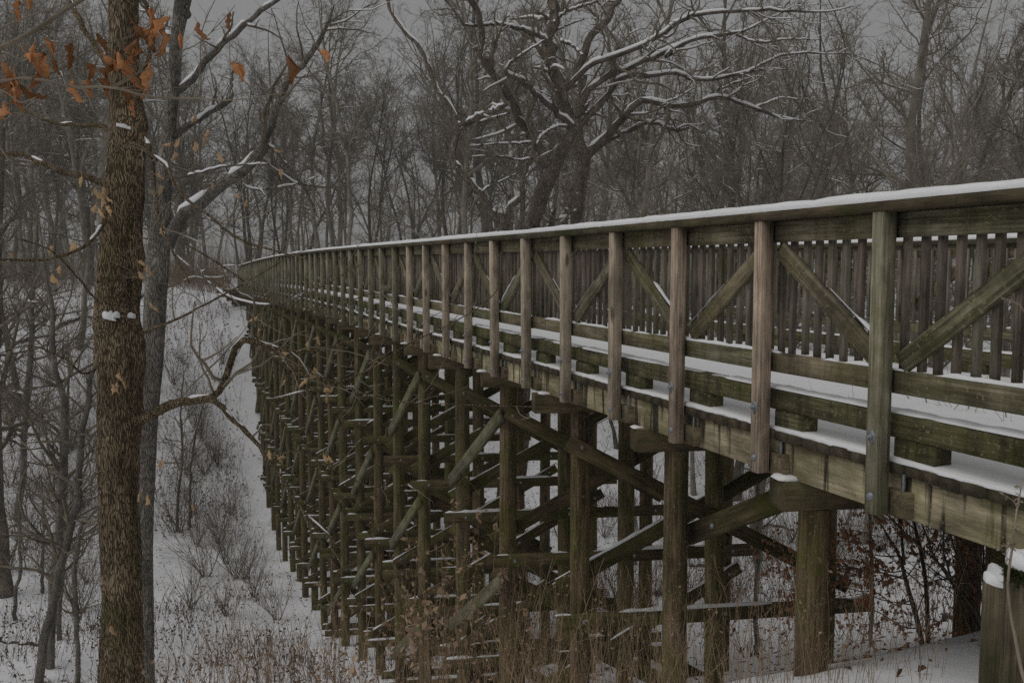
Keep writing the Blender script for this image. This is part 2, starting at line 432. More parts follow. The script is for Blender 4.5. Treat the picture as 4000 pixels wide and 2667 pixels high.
M['weed_dark'] = plain('dark_weed_stalk', (0.06, 0.045, 0.032), (0.16, 0.105, 0.075), 1.0, 0.9, 0.0, 0)
M['moss'] = plain('green_moss', (0.02, 0.028, 0.006), (0.06, 0.075, 0.015), 40, 1.0, 0, 0)
m, nt, b = new_mat('galvanised_steel'); M['steel'] = m
tc = node(nt, "ShaderNodeTexCoord")
c = ramp(nt, noise(nt, tc.outputs['Object'], 60, 3, 0.6), ((0.3, (0.16, 0.17, 0.18)), (0.7, (0.34, 0.36, 0.38))))
nt.links.new(c, b.inputs['Base Color']); b.inputs['Metallic'].default_value = 0.6; b.inputs['Roughness'].default_value = 0.55
m, nt, b = new_mat('snow'); M['snow'] = m
ge = node(nt, "ShaderNodeNewGeometry")
n1 = noise(nt, ge.outputs['Position'], 5, 5, 0.6); n2 = noise(nt, ge.outputs['Position'], 60, 3, 0.6)
nt.links.new(ramp(nt, n1, ((0.3, (0.76, 0.765, 0.775)), (0.7, (0.83, 0.83, 0.835)))), b.inputs['Base Color'])
b.inputs['Roughness'].default_value = 0.7; b.inputs['Specular IOR Level'].default_value = 0.15
bump(nt, b, mixc(nt, 0.25, n1, n2), 0.02, 0.5)
m, nt, b = new_mat('snowy_ground'); M['ground'] = m
ge = node(nt, "ShaderNodeNewGeometry")
n1 = noise(nt, ge.outputs['Position'], 1.3, 6, 0.6); n2 = noise(nt, ge.outputs['Position'], 14, 4, 0.65); n3 = noise(nt, ge.outputs['Position'], 0.35, 4, 0.6)
c = ramp(nt, n1, ((0.3, (0.76, 0.765, 0.785)), (0.7, (0.85, 0.85, 0.86))))
f = math_n(nt, 'MULTIPLY', ramp(nt, n2, ((0.66, 0), (0.72, 1))), ramp(nt, n3, ((0.46, 0), (0.6, 1))))
c = mixc(nt, math_n(nt, 'MULTIPLY', f, 0.75), c, (0.14, 0.105, 0.075))
nt.links.new(c, b.inputs['Base Color']); b.inputs['Roughness'].default_value = 0.8; b.inputs['Specular IOR Level'].default_value = 0.1
bump(nt, b, mixc(nt, 0.4, n1, n2), 0.06, 0.5)

# ------------------------------------------------------------------ ground
def make_ground():
    def axis(lo, hi, near0, near1, n):
        u = np.linspace(-1, 1, n)
        c = (near0 + near1) / 2; h = (near1 - near0) / 2
        k = np.sign(u) * (np.abs(u) * 0.75 * h / 0.75 + np.maximum(np.abs(u) - 0.7, 0) ** 2.5 * 1e4)
        k = c + k
        return np.clip(k, lo, hi)
    xs = np.unique(np.round(axis(-900, 900, -42, 42, 300), 4))
    ys = np.unique(np.round(np.concatenate([np.linspace(-60, -6, 12), np.linspace(-5, 20, 90), np.linspace(20.4, 75, 140), np.linspace(76, 160, 50), np.geomspace(165, 1500, 24)]), 4))
    X, Y = np.meshgrid(xs, ys)
    Z = ground(X, Y)
    nx, ny = len(xs), len(ys)
    i = np.arange(ny - 1)[:, None] * nx + np.arange(nx - 1)[None]
    q = np.stack([i, i + 1, i + nx + 1, i + nx], -1).reshape(-1, 4)
    me = mesh_np("ground", np.stack([X, Y, Z], -1).reshape(-1, 3), q, smooth=True)
    tag(obj("ground", me, M['ground']), "snow covered valley floor and banks under the timber trestle", "ground", kind="structure")
make_ground()

# ------------------------------------------------------------------ the trestle bridge
rb = np.random.default_rng(5)
BR = empty("trestle_bridge", (BA[0], BA[1], g1(*BA)), "long weathered timber trestle footbridge with snow on its handrails crossing the valley", "bridge")
N0, N1 = -3, 52
Tmin, Tmax = N0 * SP, N1 * SP

def ridge(mb, pts, lat, hw, ht, skew=None):
    """rounded bank of snow along pts; lat unit lateral, hw half width, ht height (arrays)"""
    pts = np.asarray(pts); n = len(pts)
    prof = np.array([(-1, 0), (-1.03, 0.35), (-0.9, 0.78), (-0.5, 0.98), (0.1, 1.0), (0.6, 0.93), (0.95, 0.7), (1.03, 0.3), (1, 0)])
    k = len(prof)
    v = pts[:, None, :] + prof[None, :, 0, None] * hw[:, None, None] * lat + prof[None, :, 1, None] * ht[:, None, None] * np.array([0, 0, 1.0])
    i = np.arange(n - 1)[:, None] * k + np.arange(k - 1)[None]
    q = np.stack([i, i + 1, i + k + 1, i + k], -1).reshape(-1, 4)
    caps = [tuple(range(k))]
    t = [(0, j + 1, j) for j in range(1, k - 1)] + [((n - 1) * k, (n - 1) * k + j, (n - 1) * k + j + 1) for j in range(1, k - 1)]
    mb.add(v.reshape(-1, 3), q, t)

def wob(t, seed, sc=1.0):
    r = np.random.default_rng(seed); o = 0
    for k in range(6):
        f = sc * 1.7 ** k; o = o + np.sin(t * f * (1 + 0.1 * r.random()) + r.uniform(0, 6.28)) / (1.35 ** k)
    return o / 2.6

def make_bolts(parent, t, dl_face, out, z0):
    """diamond washer with nut, and a round bolt head, on the outward face of a post"""
    mb = MB()
    a, o = 0.043, out
    c0 = BP(t, dl_face, z0)
    ex, ez = D3, np.array([0, 0, 1.0]); n = N3 * o
    for (s, th, k, rot) in ((a, 0.006, 4, 0), (0.019, 0.024, 6, 0.3), (0.010, 0.040, 8, 0)):
        an = np.arange(k) / k * 2 * math.pi + rot
        rr = np.array([1.35 if (k == 4 and j % 2) else 1.0 for j in range(k)]) * s
        ringb = c0 + (np.cos(an) * rr)[:, None] * ex + (np.sin(an) * rr)[:, None] * ez
        ringt = ringb * 1.0 + n * th
        v = np.concatenate([ringb, ringt, [c0 + n * th]])
        q = [(j, (j + 1) % k, k + (j + 1) % k, k + j) for j in range(k)]
        tt = [(k + j, k + (j + 1) % k, 2 * k) for j in range(k)]
        mb.add(v, q, tt)
    mb.build("washer", M['steel'], parent)
def round_head(mb, c, n, r, th=0.012, k=10):
    n = np.asarray(n, float); n /= np.linalg.norm(n)
    u = np.cross(n, (0, 0, 1.0)); u /= np.linalg.norm(u); w = np.cross(n, u)
    an = np.arange(k) / k * 2 * math.pi
    r0 = c + (np.cos(an)[:, None] * u + np.sin(an)[:, None] * w) * r
    r1 = c + (np.cos(an)[:, None] * u + np.sin(an)[:, None] * w) * r * 0.75 + n * th
    v = np.concatenate([r0, r1, [c + n * th * 1.25]])
    mb.add(v, [(j, (j + 1) % k, k + (j + 1) % k, k + j) for j in range(k)], [(k + j, k + (j + 1) % k, 2 * k) for j in range(k)])

pick_near, pick_far = MB(), MB()
n_pick = 0
for side in (0, 1):
    def dl(x): return x if side == 0 else WID - x
    out = -1 if side == 0 else 1
    # posts
    for n in range(N0, N1 + 1):
        t = n * SP + rb.normal() * 0.006
        mt = M['post_new'] if (1 <= n <= 10 and side == 0) else M['post_old']
        lean = rb.normal(size=2) * 0.006
        zb = -1.48 + rb.normal() * 0.012
        p = BP(t, dl(0.0), zb); q = BP(t + lean[0], dl(0.0) + lean[1], 0.419)
        po = beam("post", p, q, 0.106, 0.106, mt, BR, up=D3, c=0.007)
        if n < 0 and side: continue
        if side == 0 and n <= 14:
            make_bolts(po, t, -0.0535, -1, -0.99 + rb.normal() * 0.01)
            mb = MB(); round_head(mb, BP(t, -0.0535, -1.38), -N3, 0.03, 0.014); mb.build("bolt", M['steel'], po)
    # rails, in boards two bays long
    for n in range(N0, N1, 2):
        a, e = n * SP + 0.004, min(n + 2, N1) * SP - 0.004
        j = rb.normal(size=4) * 0.004
        for (ra, re_) in ((a, min(a + SP - 0.004, e)), (a + SP, e)):
            if re_ - ra < 0.3: continue
            jr = rb.normal(size=2) * 0.004
            beam("top_rail", BP(ra, dl(0.0865), 0.341 + jr[0] * 0.3), BP(re_, dl(0.0865), 0.341 + jr[0] * 0.3), 0.040, 0.157, M['rail'], BR)
            beam("lower_rail", BP(ra, dl(0.0865), -0.641 + jr[1]), BP(re_, dl(0.0865), -0.641 + jr[1]), 0.040, 0.150, M['rail'], BR)
        a2 = a + SP * 0.5
        e2 = min(a2 + 2 * SP - 0.008, Tmax)
        beam("handrail_cap", BP(a2, dl(0.045), 0.453 + j[2] * 0.4), BP(e2, dl(0.045), 0.453 + j[2] * 0.4), 0.235, 0.064, M['cap'], BR, c=0.01)
        beam("curb", BP(a, dl(0.185), -0.925 + j[3]), BP(e, dl(0.185), -0.925 + j[3]), 0.15, 0.16, M['curb'], BR, c=0.014)
    if side == 0:
        pass
    for n in range(N0, N1 + 1):
        t = n * SP
        beam("curb_block", BP(t - 0.34, dl(0.19), -1.083), BP(t - 0.02, dl(0.19), -1.083), 0.135, 0.152, M['curb'], BR)
        if side == 0 or n < 6:
            ob = beam("outrigger_block", BP(t - 0.09, dl(0.068), -1.415), BP(t - 0.09, dl(0.40), -1.415), 0.20, 0.165, M['block'], BR)
            if side == 0 and n <= 8:
                mb = MB(); a = BP(t - 0.13, 0.10, -1.34); b2 = BP(t - 0.13, 0.10, -1.22)
                add_tubes(mb, np.array([[a, b2]]), np.full((1, 2), 0.012), 8); mb.build("threaded_rod", M['steel'], ob)
    # diagonal braces and pickets
    for n in range(N0, N1):
        if n % 2 == 0: lo, hi = n, n + 1
        else: lo, hi = n + 1, n
        s = 1 if hi > lo else -1
        p = BP(lo * SP + s * 0.10, dl(0.0865), -0.520); q = BP(hi * SP - s * 0.10, dl(0.0865), 0.205)
        if side == 0 or n < 20:
            beam("diagonal_brace", p, q, 0.040, 0.135, M['rail'], BR)
        for k in range(9):
            t = (n + (k + 0.5) / 9) * SP + rb.normal() * 0.004
            zt, zb = 0.36 + rb.normal() * 0.005, -0.572 + rb.normal() * 0.012
            a, e = BP(t, dl(0.130), zb), BP(t + rb.normal() * 0.004, dl(0.130), zt)
            single = (side == 0 and -1 <= n < 23) or (side == 1 and 0 <= n < 8)
            if single and n_pick < 300:
                n_pick += 1
                beam("picket", a, e, 0.040, 0.046, M['picket'], BR, up=D3, c=0.003)
            elif side == 0 or n < 30:
                add_box(pick_near if side == 0 else pick_far, a, e, 0.040, 0.046, up=D3, c=0.003)
for mb in (pick_near, pick_far):
    tag(mb.build("picket_row", M['picket'], BR), kind="stuff")

# deck planks (near 300 one by one, the rest joined)
rest = MB(); k = 0; t = Tmin
while t < Tmax:
    z = -1.195 + rb.normal() * 0.003
    e0, e1 = 0.075 + rb.normal() * 0.012, WID - 0.075
    if t > -2.2 and k < 300:
        beam("deck_plank", BP(t, e0, z), BP(t, round(e1 - e0, 2) + e0, z), 0.144, 0.070, M['plank'], BR); k += 1
    else:
        add_box(rest, BP(t, e0, z), BP(t, e1, z), 0.144, 0.070)
    t += 0.153
tag(rest.build("deck_plank_run", M['plank'], BR), kind="stuff")

# bents
bents = [0.80] + [2.65 + 2 * i for i in range(25)]
bents.insert(0, -1.3)
LV = [-1.80, -4.35, -7.00, -9.65, -12.30]
PD = [0.50, 2.34, 3.92]
_pile = {}
def pile_mesh(L, seed):
    r = np.random.default_rng(seed)
    k, n = 16, max(4, int(L * 2.2))
    z = np.linspace(0, -L, n); an = np.arange(k) / k * 2 * math.pi
    rad = 0.123 + 0.010 * np.linspace(0, 1, n)[:, None] + 0.005 * np.sin(an * 2 + r.uniform(0, 6))[None] + r.normal(size=(n, k)) * 0.0016
    cx = 0.008 * np.sin(z * 0.7 + r.uniform(0, 6)); cy = 0.008 * np.sin(z * 0.6 + r.uniform(0, 6))
    v = np.stack([cx[:, None] + rad * np.cos(an), cy[:, None] + rad * np.sin(an), np.broadcast_to(z[:, None], rad.shape)], -1).reshape(-1, 3)
    i = np.arange(n - 1)[:, None] * k; j = np.arange(k)[None]
    q = np.stack([i + j, i + k + j, i + k + (j + 1) % k, i + (j + 1) % k], -1).reshape(-1, 4)
    return mesh_np("pile", v, q, smooth=True)
def snow_strip(mb, p, q, w, h, seed, cover=0.6, lift=0.0):
    """patchy snow on the upper face of a timber p-q (centre line of its top face)"""
    p, q = np.asarray(p), np.asarray(q)
    L = np.linalg.norm(q - p); n = max(6, int(L / 0.07))
    s = np.linspace(0, 1, n)[:, None]; pts = p + (q - p) * s
    x = (q - p) / L; lat = np.cross((0, 0, 1.0), x); lat /= np.linalg.norm(lat) + 1e-9
    m = np.clip((wob(s[:, 0] * L, seed, 1.5) + (cover * 2 - 1)) * 1.8, 0, 1); m[0] *= 0.4; m[-1] *= 0.4
    rr = np.random.default_rng(seed)
    ht = m * h * (0.7 + 0.5 * rr.random(n)); hw = w / 2 * (0.4 + 0.58 * m)
    ridge(mb, pts - np.array([0, 0, 0.006]), lat, hw, ht + 0.0001)
SKEW = 0.198                     # the bents stand slightly askew to the deck
_hb = MB(); round_head(_hb, np.zeros(3), -D3, 0.03); HEAD = _hb.mesh("bolt")
def bolt_at(parent, p): return obj("bolt", HEAD, M['steel'], parent, Matrix.Translation(Vector(p)))
for bi, n in enumerate(bents):
    t = n * SP
    zt = dz(t)
    Q = lambda tt, d, z: BP(tt - SKEW * (d - 0.5), d, z + dz(tt) - dz(tt - SKEW * (d - 0.5)))
    far = bi > 9
    gl = [g1(*(BA + BD * t + BN * d)) for d in PD]
    cap = beam("pile_cap", Q(t, -0.02 + rb.normal() * 0.04, -1.622), Q(t, WID + 0.03, -1.622), 0.25, 0.236, M['pilecap'], BR, c=0.012)
    sn = MB()
    for kk, d in enumerate(PD):
        if n == 0.80 and kk == 0: d = 0.36
        if kk == 1 and n < 3: d = 1.98
        if kk == 2 and n < 3: d = 3.75
        jt = 0.0 if n < 3 else 0.03
        L = zt - 1.79 - gl[kk] + 0.6
        base = Q(t + rb.normal() * jt, d + rb.normal() * jt, -1.738)
        mw = Matrix.Translation(Vector(base)) @ Matrix.Rotation(rb.uniform(0, 6.28), 4, 'Z') @ Matrix.Rotation(rb.normal() * 0.006, 4, 'X')
        obj("pile", pile_mesh(L, 100 + bi * 3 + kk), M['pile'], BR, mw)
    # lump of snow on the cap's outer end
    snow_strip(sn, Q(t - 0.02, 0.02, -1.503), Q(t - 0.02, 0.24, -1.503), 0.2, 0.032, 900 + bi, 0.9)
    gmin = min(gl)
    for i in range(4):
        za, zb = LV[i], LV[i + 1]
        if za - (2.6 if i == 0 else 1.0) + zt < gl[0]: break
        ztop, zlow = za - 0.30, zb + 0.22
        jj = rb.normal(size=6) * 0.04
        fr, bk = -0.174, 0.174
        s1, s2 = (fr, bk) if i == 0 else (bk, fr)          # faces of the falling and the rising brace
        d0, d1 = 0.40, 4.10
        ww, hh = 0.075, 0.195
        # far face: falls away from the camera side; near face: rises
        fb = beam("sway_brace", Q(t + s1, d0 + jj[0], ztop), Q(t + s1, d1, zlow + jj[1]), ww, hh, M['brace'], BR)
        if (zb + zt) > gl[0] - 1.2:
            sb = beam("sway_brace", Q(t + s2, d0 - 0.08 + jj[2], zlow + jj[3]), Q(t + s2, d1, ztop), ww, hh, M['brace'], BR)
            if bi < 14:
                sl = (ztop - zlow) / (d1 - d0 + 0.08)
                for d in PD: bolt_at(sb if i else fb, Q(t + fr - 0.038, d, zlow + sl * (d - d0 + 0.08) if i else ztop - sl * (d - d0)))
            if rb.random() < 0.9:
                pa, pb = (Q(t + s2, d0 - 0.08, zlow + 0.112 + jj[3]), Q(t + s2, d1, ztop + 0.112))
                snow_strip(sn, pa, pb, ww, 0.028, 3000 + bi * 10 + i, 0.55)
        if zb + zt > gl[0] - 0.1:
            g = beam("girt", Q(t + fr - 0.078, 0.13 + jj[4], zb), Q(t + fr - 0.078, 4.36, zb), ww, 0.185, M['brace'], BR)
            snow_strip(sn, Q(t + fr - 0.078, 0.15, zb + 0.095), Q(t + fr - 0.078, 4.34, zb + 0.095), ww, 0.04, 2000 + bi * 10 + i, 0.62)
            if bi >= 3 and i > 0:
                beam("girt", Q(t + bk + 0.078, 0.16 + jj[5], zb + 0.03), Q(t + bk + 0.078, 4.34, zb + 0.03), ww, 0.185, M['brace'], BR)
                snow_strip(sn, Q(t + bk + 0.078, 0.18, zb + 0.125), Q(t + bk + 0.078, 4.32, zb + 0.125), ww, 0.04, 5000 + bi * 10 + i, 0.6)
            if bi < 16:
                for d in PD: bolt_at(g, Q(t + fr - 0.116, d, zb))
        # longitudinal braces on the outer pile row, every second panel
        if bi % 2 == 0 and bi + 1 < len(bents) and n > 2:
            t2 = bents[bi + 1] * SP
            lb = beam("longitudinal_brace", BP(t - 0.12, 0.34, ztop - 0.05), BP(t2 + 0.12, 0.34, zlow + 0.35), 0.075, 0.20, M['brace_lit'], BR)
            snow_strip(sn, BP(t, 0.34, ztop + 0.05 - 0.09), BP(t2, 0.34, zlow + 0.55), 0.07, 0.03, 4000 + bi * 10 + i, 0.4)
    if n == 0.80:
        lb = beam("longitudinal_brace", BP(t + 0.10, 0.62, -1.56), BP(2.78 * SP, 0.69, -2.70), 0.075, 0.20, M['brace'], BR)
        mb = MB(); round_head(mb, BP(2.28 * SP, 0.625, -2.41), -N3, 0.03); mb.build("bolt", M['steel'], lb)
    # bolts through the braces into the outer pile
    tag(sn.build("snow", M['snow'], BR, smooth=True), kind="stuff")
    # stringers of the span that starts at this bent
    if bi + 1 < len(bents): tn = bents[bi + 1] * SP
    else: tn = Tmax
    for d in (0.205, 1.70, 3.30, WID - 0.205):
        beam("stringer", BP(t, d, -1.372), BP(tn - 0.006, d, -1.372), 0.15, 0.274, M['stringer'], BR)
for d in (0.205, WID - 0.205):
    beam("stringer", BP(-4.2, d, -1.372), BP(bents[0] * SP - 0.006, d, -1.372), 0.15, 0.274, M['stringer'], BR)
# far abutment of stacked timbers
for k in range(4):
    beam("abutment_timber", BP(Tmax + 0.25 + 0.1 * k, -1.5 + 0.35 * k, -1.35 - 0.29 * k), BP(Tmax + 0.25 + 0.1 * k, WID + 1.2, -1.35 - 0.29 * k), 0.30, 0.285, M['pilecap'], BR)

# snow on the bridge
ts = np.arange(Tmin, Tmax, 0.05)
def bpath(ts, d, z): return np.array([BP(t, d, z) for t in ts])
for side in (0, 1):
    dd = (lambda x: x) if side == 0 else (lambda x: WID - x)
    mb = MB()
    notch = 1 - 0.45 * np.exp(-((((ts / SP + 0.5 + 1) % 2) - 0) / 0.03) ** 2)
    ridge(mb, bpath(ts, dd(0.045), 0.484), N3, 0.110 + 0.006 * wob(ts, 11 + side, 5) + 0.004 * wob(ts, 17 + side, 23), (0.062 + 0.010 * wob(ts, 12 + side, 0.9) + 0.004 * wob(ts, 15 + side, 9)) * notch)
    tag(mb.build("handrail_snow", M['snow'], BR, smooth=True), kind="stuff")
    mb = MB()
    m = np.clip((wob(ts, 21 + side, 2.1) + 0.35) * 2.2, 0, 1)
    ridge(mb, bpath(ts, dd(0.088), -0.5675), N3, 0.020 + 0.004 * m, m * (0.022 + 0.010 * wob(ts, 23 + side, 14)) + 0.0002)
    tag(mb.build("lower_rail_snow", M['snow'], BR, smooth=True), kind="stuff")
    mb = MB()
    m = np.clip((wob(ts, 31 + side, 1.7) + 0.55) * 2.0, 0, 1)
    ridge(mb, bpath(ts, dd(0.185) + 0.0, -0.847), N3, 0.03 + 0.046 * m, m * (0.018 + 0.009 * wob(ts, 33, 9)) + 0.0002)
    tag(mb.build("curb_snow", M['snow'], BR, smooth=True), kind="stuff")
    # snow on the diagonal braces
    mb = MB()
    for n in range(0, 24):
        if side and n > 8: break
        if n % 2 == 0: lo, hi = n, n + 1
        else: lo, hi = n + 1, n
        s = 1 if hi > lo else -1
        p = BP(lo * SP + s * 0.02, dd(0.0865), -0.435); q = BP(hi * SP - s * 0.18, dd(0.0865), 0.245)
        snow_strip(mb, p, p + (q - p) * 0.55, 0.03, 0.03, 700 + n, 0.42)
    tag(mb.build("brace_snow", M['snow'], BR, smooth=True), kind="stuff")
# deck snow with a lumpy outer edge
dls = np.concatenate([[0.085, 0.082, 0.10, 0.16, 0.26], np.linspace(0.4, WID - 0.4, 12), [WID - 0.2, WID - 0.085]])
hts = np.concatenate([[0, 0.6, 0.92, 1, 1], np.ones(12), [1, 0]])
plank_edge = 0.012 * np.abs(np.sin(np.pi * (ts - Tmin) / 0.153 * 1.0)) + 0.016 * wob(ts, 41, 4)
base = np.array([[BP(t, d, -1.1605 + h * (0.034 + 0.006 * math.sin(3 * t + 5 * d))) for d, h in zip(dls, hts)] for t in ts])
base[:, :3] += (0.012 - plank_edge)[:, None, None] * N3
nx, ny = len(dls), len(ts)
i = np.arange(ny - 1)[:, None] * nx + np.arange(nx - 1)[None]
me = mesh_np("deck_snow", base.reshape(-1, 3), np.stack([i, i + 1, i + nx + 1, i + nx], -1).reshape(-1, 4), smooth=True)
tag(obj("deck_snow", me, M['snow'], BR), kind="stuff")

# ------------------------------------------------------------------ trees
def px_line(pts, d, dr=0.0):
    """traced limb: pts (px, py, width px) at depth d, drifting dr metres in depth along it"""
    P, Rr = [], []
    for k, (x, y, w) in enumerate(pts):
        dd = d + dr * k / max(1, len(pts) - 1)
        P.append(at(x, y, dd)); Rr.append(w / 2 / F * dd)
    return np.array(P), np.array(Rr)
def finish_tree(root, rng, mains, mat, twig_mat, density=(1.2, 2.2, 3.0), snow=0.7, lv=3, trunk_mb=None, up=0.05, wig=0.2, kmain=9, NM=22, ratio=(0.25, 0.5), rmin=0.0045, snow_keep=0.85, thick=1.0, lmax=(None, None, None), u0=0.15, jitter=0.25):
    """limbs traced from the place, with smaller branches grown on them, and snow"""
    crown, sn = MB(), MB()
    PP, RR = [], []
    for P, Rr in mains:
        p, r = resample(P, Rr, NM)
        j = rng.normal(size=p.shape) * (r * jitter)[:, None]; j[0] = 0
        PP.append(p + j); RR.append(r * (1 + 0.06 * rng.normal(size=len(r))))
    PP, RR = np.array(PP), np.array(RR)
    add_tubes(trunk_mb if trunk_mb is not None else crown, PP, RR, kmain)
    if snow: snow_on(rng, sn, PP, RR, 6, cover=snow, keep=snow_keep, thick=thick)
    tw = MB()
    P, Rr = PP, RR
    Ns, ks = (8, 5, 4, 3), (5, 4, 3, 3)
    for l in range(lv):
        P, Rr = grow(rng, P, Rr, per_m=density[l], N=Ns[l], u0=u0 if l == 0 else 0.12, ang=(30, 70), ratio=ratio, up=up, wig=wig, rr=(0.35, 0.65) if l == 0 else (0.5, 0.8), rmin=rmin * (1.6, 1.2, 1)[l], lmax=lmax[l])
        add_tubes(tw, P, Rr, ks[l])
        if snow and l < 2: snow_on(rng, sn, P, Rr, 4, cover=snow * (0.85, 0.6)[l], keep=0.7, rmin=0.006, thick=thick)
    if crown.v: crown.build("limbs", mat, root, smooth=True)
    if tw.v: tag(tw.build("crown", twig_mat, root, smooth=True), kind="stuff")
    if sn.v: tag(sn.build("snow", M['snow'], root, smooth=True), kind="stuff")

def bark_trunk(rng, P, Rr, k=48, n=240, amp=0.12, bumps=()):
    """thick trunk with ridged bark as geometry"""
    p, r = resample(P, Rr, n)
    an = np.arange(k) / k * 2 * math.pi
    s = np.concatenate([[0], np.cumsum(np.linalg.norm(np.diff(p, axis=0), axis=1))])
    ph = rng.uniform(0, 6.28, 12)
    A, Sg = np.meshgrid(an, s)
    rid = np.zeros_like(A)
    for i, (m, f) in enumerate(((7, 1.1), (9, 2.3), (13, 1.7), (16, 3.9), (11, 5.1), (19, 2.9))):
        rid += np.abs(np.sin(A * m / 2 + 1.3 * np.sin(Sg * f + ph[i]) + ph[i + 6])) / 6
    rid += rng.normal(size=rid.shape) * 0.05
    rad = r[:, None] * (1 + amp * (rid - 0.6) * 2.2 + 0.05 * np.sin(A + ph[0]) + 0.04 * np.sin(2 * A + Sg * 1.3))
    for (sc, ac, hh, ws, wa) in bumps:
        da = (A - ac + math.pi) % (2 * math.pi) - math.pi
        rad += hh * np.exp(-((Sg - sc) / ws) ** 2 - (da / wa) ** 2)
    v = np.stack([p[:, 0][:, None] + rad * np.cos(A), p[:, 1][:, None] + rad * np.sin(A), np.broadcast_to(p[:, 2][:, None], rad.shape)], -1)
    i = np.arange(n - 1)[:, None] * k; j = np.arange(k)[None]
    q = np.stack([i + j, i + (j + 1) % k, i + k + (j + 1) % k, i + k + j], -1)
    mb = MB(); mb.add(v.reshape(-1, 3), q.reshape(-1, 4)); return mb

# --- near brown trunk on the left
r1 = np.random.default_rng(21)
d1 = 7.2
trunk = [(478, 2667, 170), (481, 2380, 154), (476, 2210, 152), (463, 1870, 156), (473, 1530, 172), (471, 1400, 182), (459, 1224, 166), (470, 1105, 163), (475, 952, 150), (492, 700, 143), (500, 520, 128), (497, 425, 122), (488, 200, 116), (485, 0, 112), (480, -500, 100), (470, -1200, 80)]
P, Rr = px_line(trunk, d1); Rr = Rr * 0.94
gb = g1(P[0][0], P[0][1])
P = np.concatenate([[[P[0][0] + 0.02, P[0][1], gb - 0.4], [P[0][0], P[0][1], gb + 0.5]], P]); Rr = np.concatenate([[Rr[0] * 1.7, Rr[0] * 1.2], Rr])
T1 = empty("maple_tree", (P[0][0], P[0][1], gb), "near thick brown trunk with ridged bark and one crooked low limb, left of the bridge", "tree")
zrel = lambda z: z - (gb - 0.4)
bz = lambda py: zrel(at(470, py, d1)[2])
bumps = [(bz(1330), -0.4, 0.045, 0.20, 0.9), (bz(1080), -0.45, -0.085, 0.17, 0.28), (bz(1180), -0.25, -0.05, 0.12, 0.2), (bz(930), -0.75, -0.04, 0.16, 0.3), (bz(1000), 0.1, 0.035, 0.10, 0.3), (bz(760), -0.3, 0.02, 0.15, 0.5), (bz(1260), -1.8, 0.03, 0.06, 0.7), (bz(500), -1.3, 0.03, 0.06, 0.6), (bz(480), -0.2, 0.05, 0.14, 0.5), (bz(1640), 0.0, 0.04, 0.12, 0.6), (bz(2110), -0.7, 0.03, 0.08, 0.5)]
bark_trunk(r1, P, Rr, bumps=bumps).build("trunk", M['bark_near'], T1, smooth=False)
limbs = [
    px_line([(500, 1665, 60), (560, 1635, 44), (680, 1580, 36), (760, 1563, 33), (820, 1552, 30), (862, 1505, 26), (895, 1430, 26), (903, 1385, 26), (925, 1340, 24), (975, 1325, 24), (1030, 1345, 17), (1100, 1368, 14), (1200, 1375, 12), (1330, 1345, 10), (1450, 1310, 7)], d1, -0.9),
    px_line([(820, 1552, 30), (870, 1595, 22), (920, 1650, 20), (1000, 1725, 18), (1050, 1800, 15), (1110, 1880, 12), (1180, 1990, 9), (1300, 2100, 6)], d1 - 0.35, -0.7),
    px_line([(440, 730, 34), (320, 690, 26), (220, 665, 22), (110, 612, 19), (30, 600, 16), (-60, 615, 12)], d1, 0.9),
    px_line([(425, 760, 20), (400, 880, 17), (330, 960, 14), (200, 1010, 12), (0, 1015, 9)], d1 - 0.1, -0.8),
    px_line([(440, 520, 22), (400, 495, 18), (330, 490, 16), (200, 480, 13), (100, 430, 10)], d1, 0.8),
    px_line([(560, 540, 26), (590, 600, 20), (600, 690, 16), (610, 800, 13), (650, 930, 10), (740, 1100, 7)], d1 - 0.2, -0.6),
    px_line([(520, 560, 16), (640, 640, 13), (700, 750, 12), (800, 830, 10), (950, 940, 8), (1200, 1010, 6)], d1 - 0.2, -1.4),
    px_line([(462, 330, 30), (395, 215, 24), (300, 60, 20), (270, -60, 16)], d1, 0.8),
    px_line([(520, 420, 26), (560, 300, 20), (600, 120, 16), (560, 0, 12)], d1, -0.5),
    px_line([(560, 1300, 14), (680, 1250, 10), (800, 1190, 8), (1000, 1080, 6), (1150, 990, 4)], d1 - 0.1, -1.2),
    px_line([(1030, 1345, 8), (1150, 1430, 7), (1280, 1480, 6), (1500, 1560, 5), (1800, 1580, 4), (2080, 1588, 3)], d1 - 0.6, -0.8),
    px_line([(1060, 1560, 9), (1300, 1500, 8), (1450, 1440, 7), (1600, 1340, 6), (1750, 1270, 5), (1900, 1180, 4), (1960, 1100, 3)], d1 - 0.7, -0.6),
    px_line([(980, 1325, 8), (1080, 1240, 6), (1200, 1150, 5), (1330, 1080, 4), (1450, 1010, 3)], d1 - 0.7, -0.5),
    px_line([(740, 960, 8), (900, 1060, 7), (1040, 1160, 6), (1180, 1210, 5), (1330, 1185, 4), (1520, 1120, 3)], d1 - 0.6, -0.6),
    px_line([(1050, 1800, 10), (1150, 1760, 8), (1300, 1830, 6), (1450, 1900, 4), (1600, 1890, 3)], d1 - 0.8, -0.4),
    px_line([(395, 1420, 12), (330, 1460, 10), (250, 1400, 8), (120, 1350, 6), (0, 1380, 4)], d1 - 0.1, -0.7),
    px_line([(395, 1200, 10), (300, 1080, 8), (200, 980, 7), (60, 930, 5)], d1 - 0.1, -0.7),
]
finish_tree(T1, r1, limbs, M['bark_near'], M['twig'], density=(2.6, 2.8, 0), snow=0.22, lv=2, NM=20, kmain=8, ratio=(0.2, 0.5), rmin=0.0022, wig=0.22, up=0.03, thick=0.7)
mb = MB()
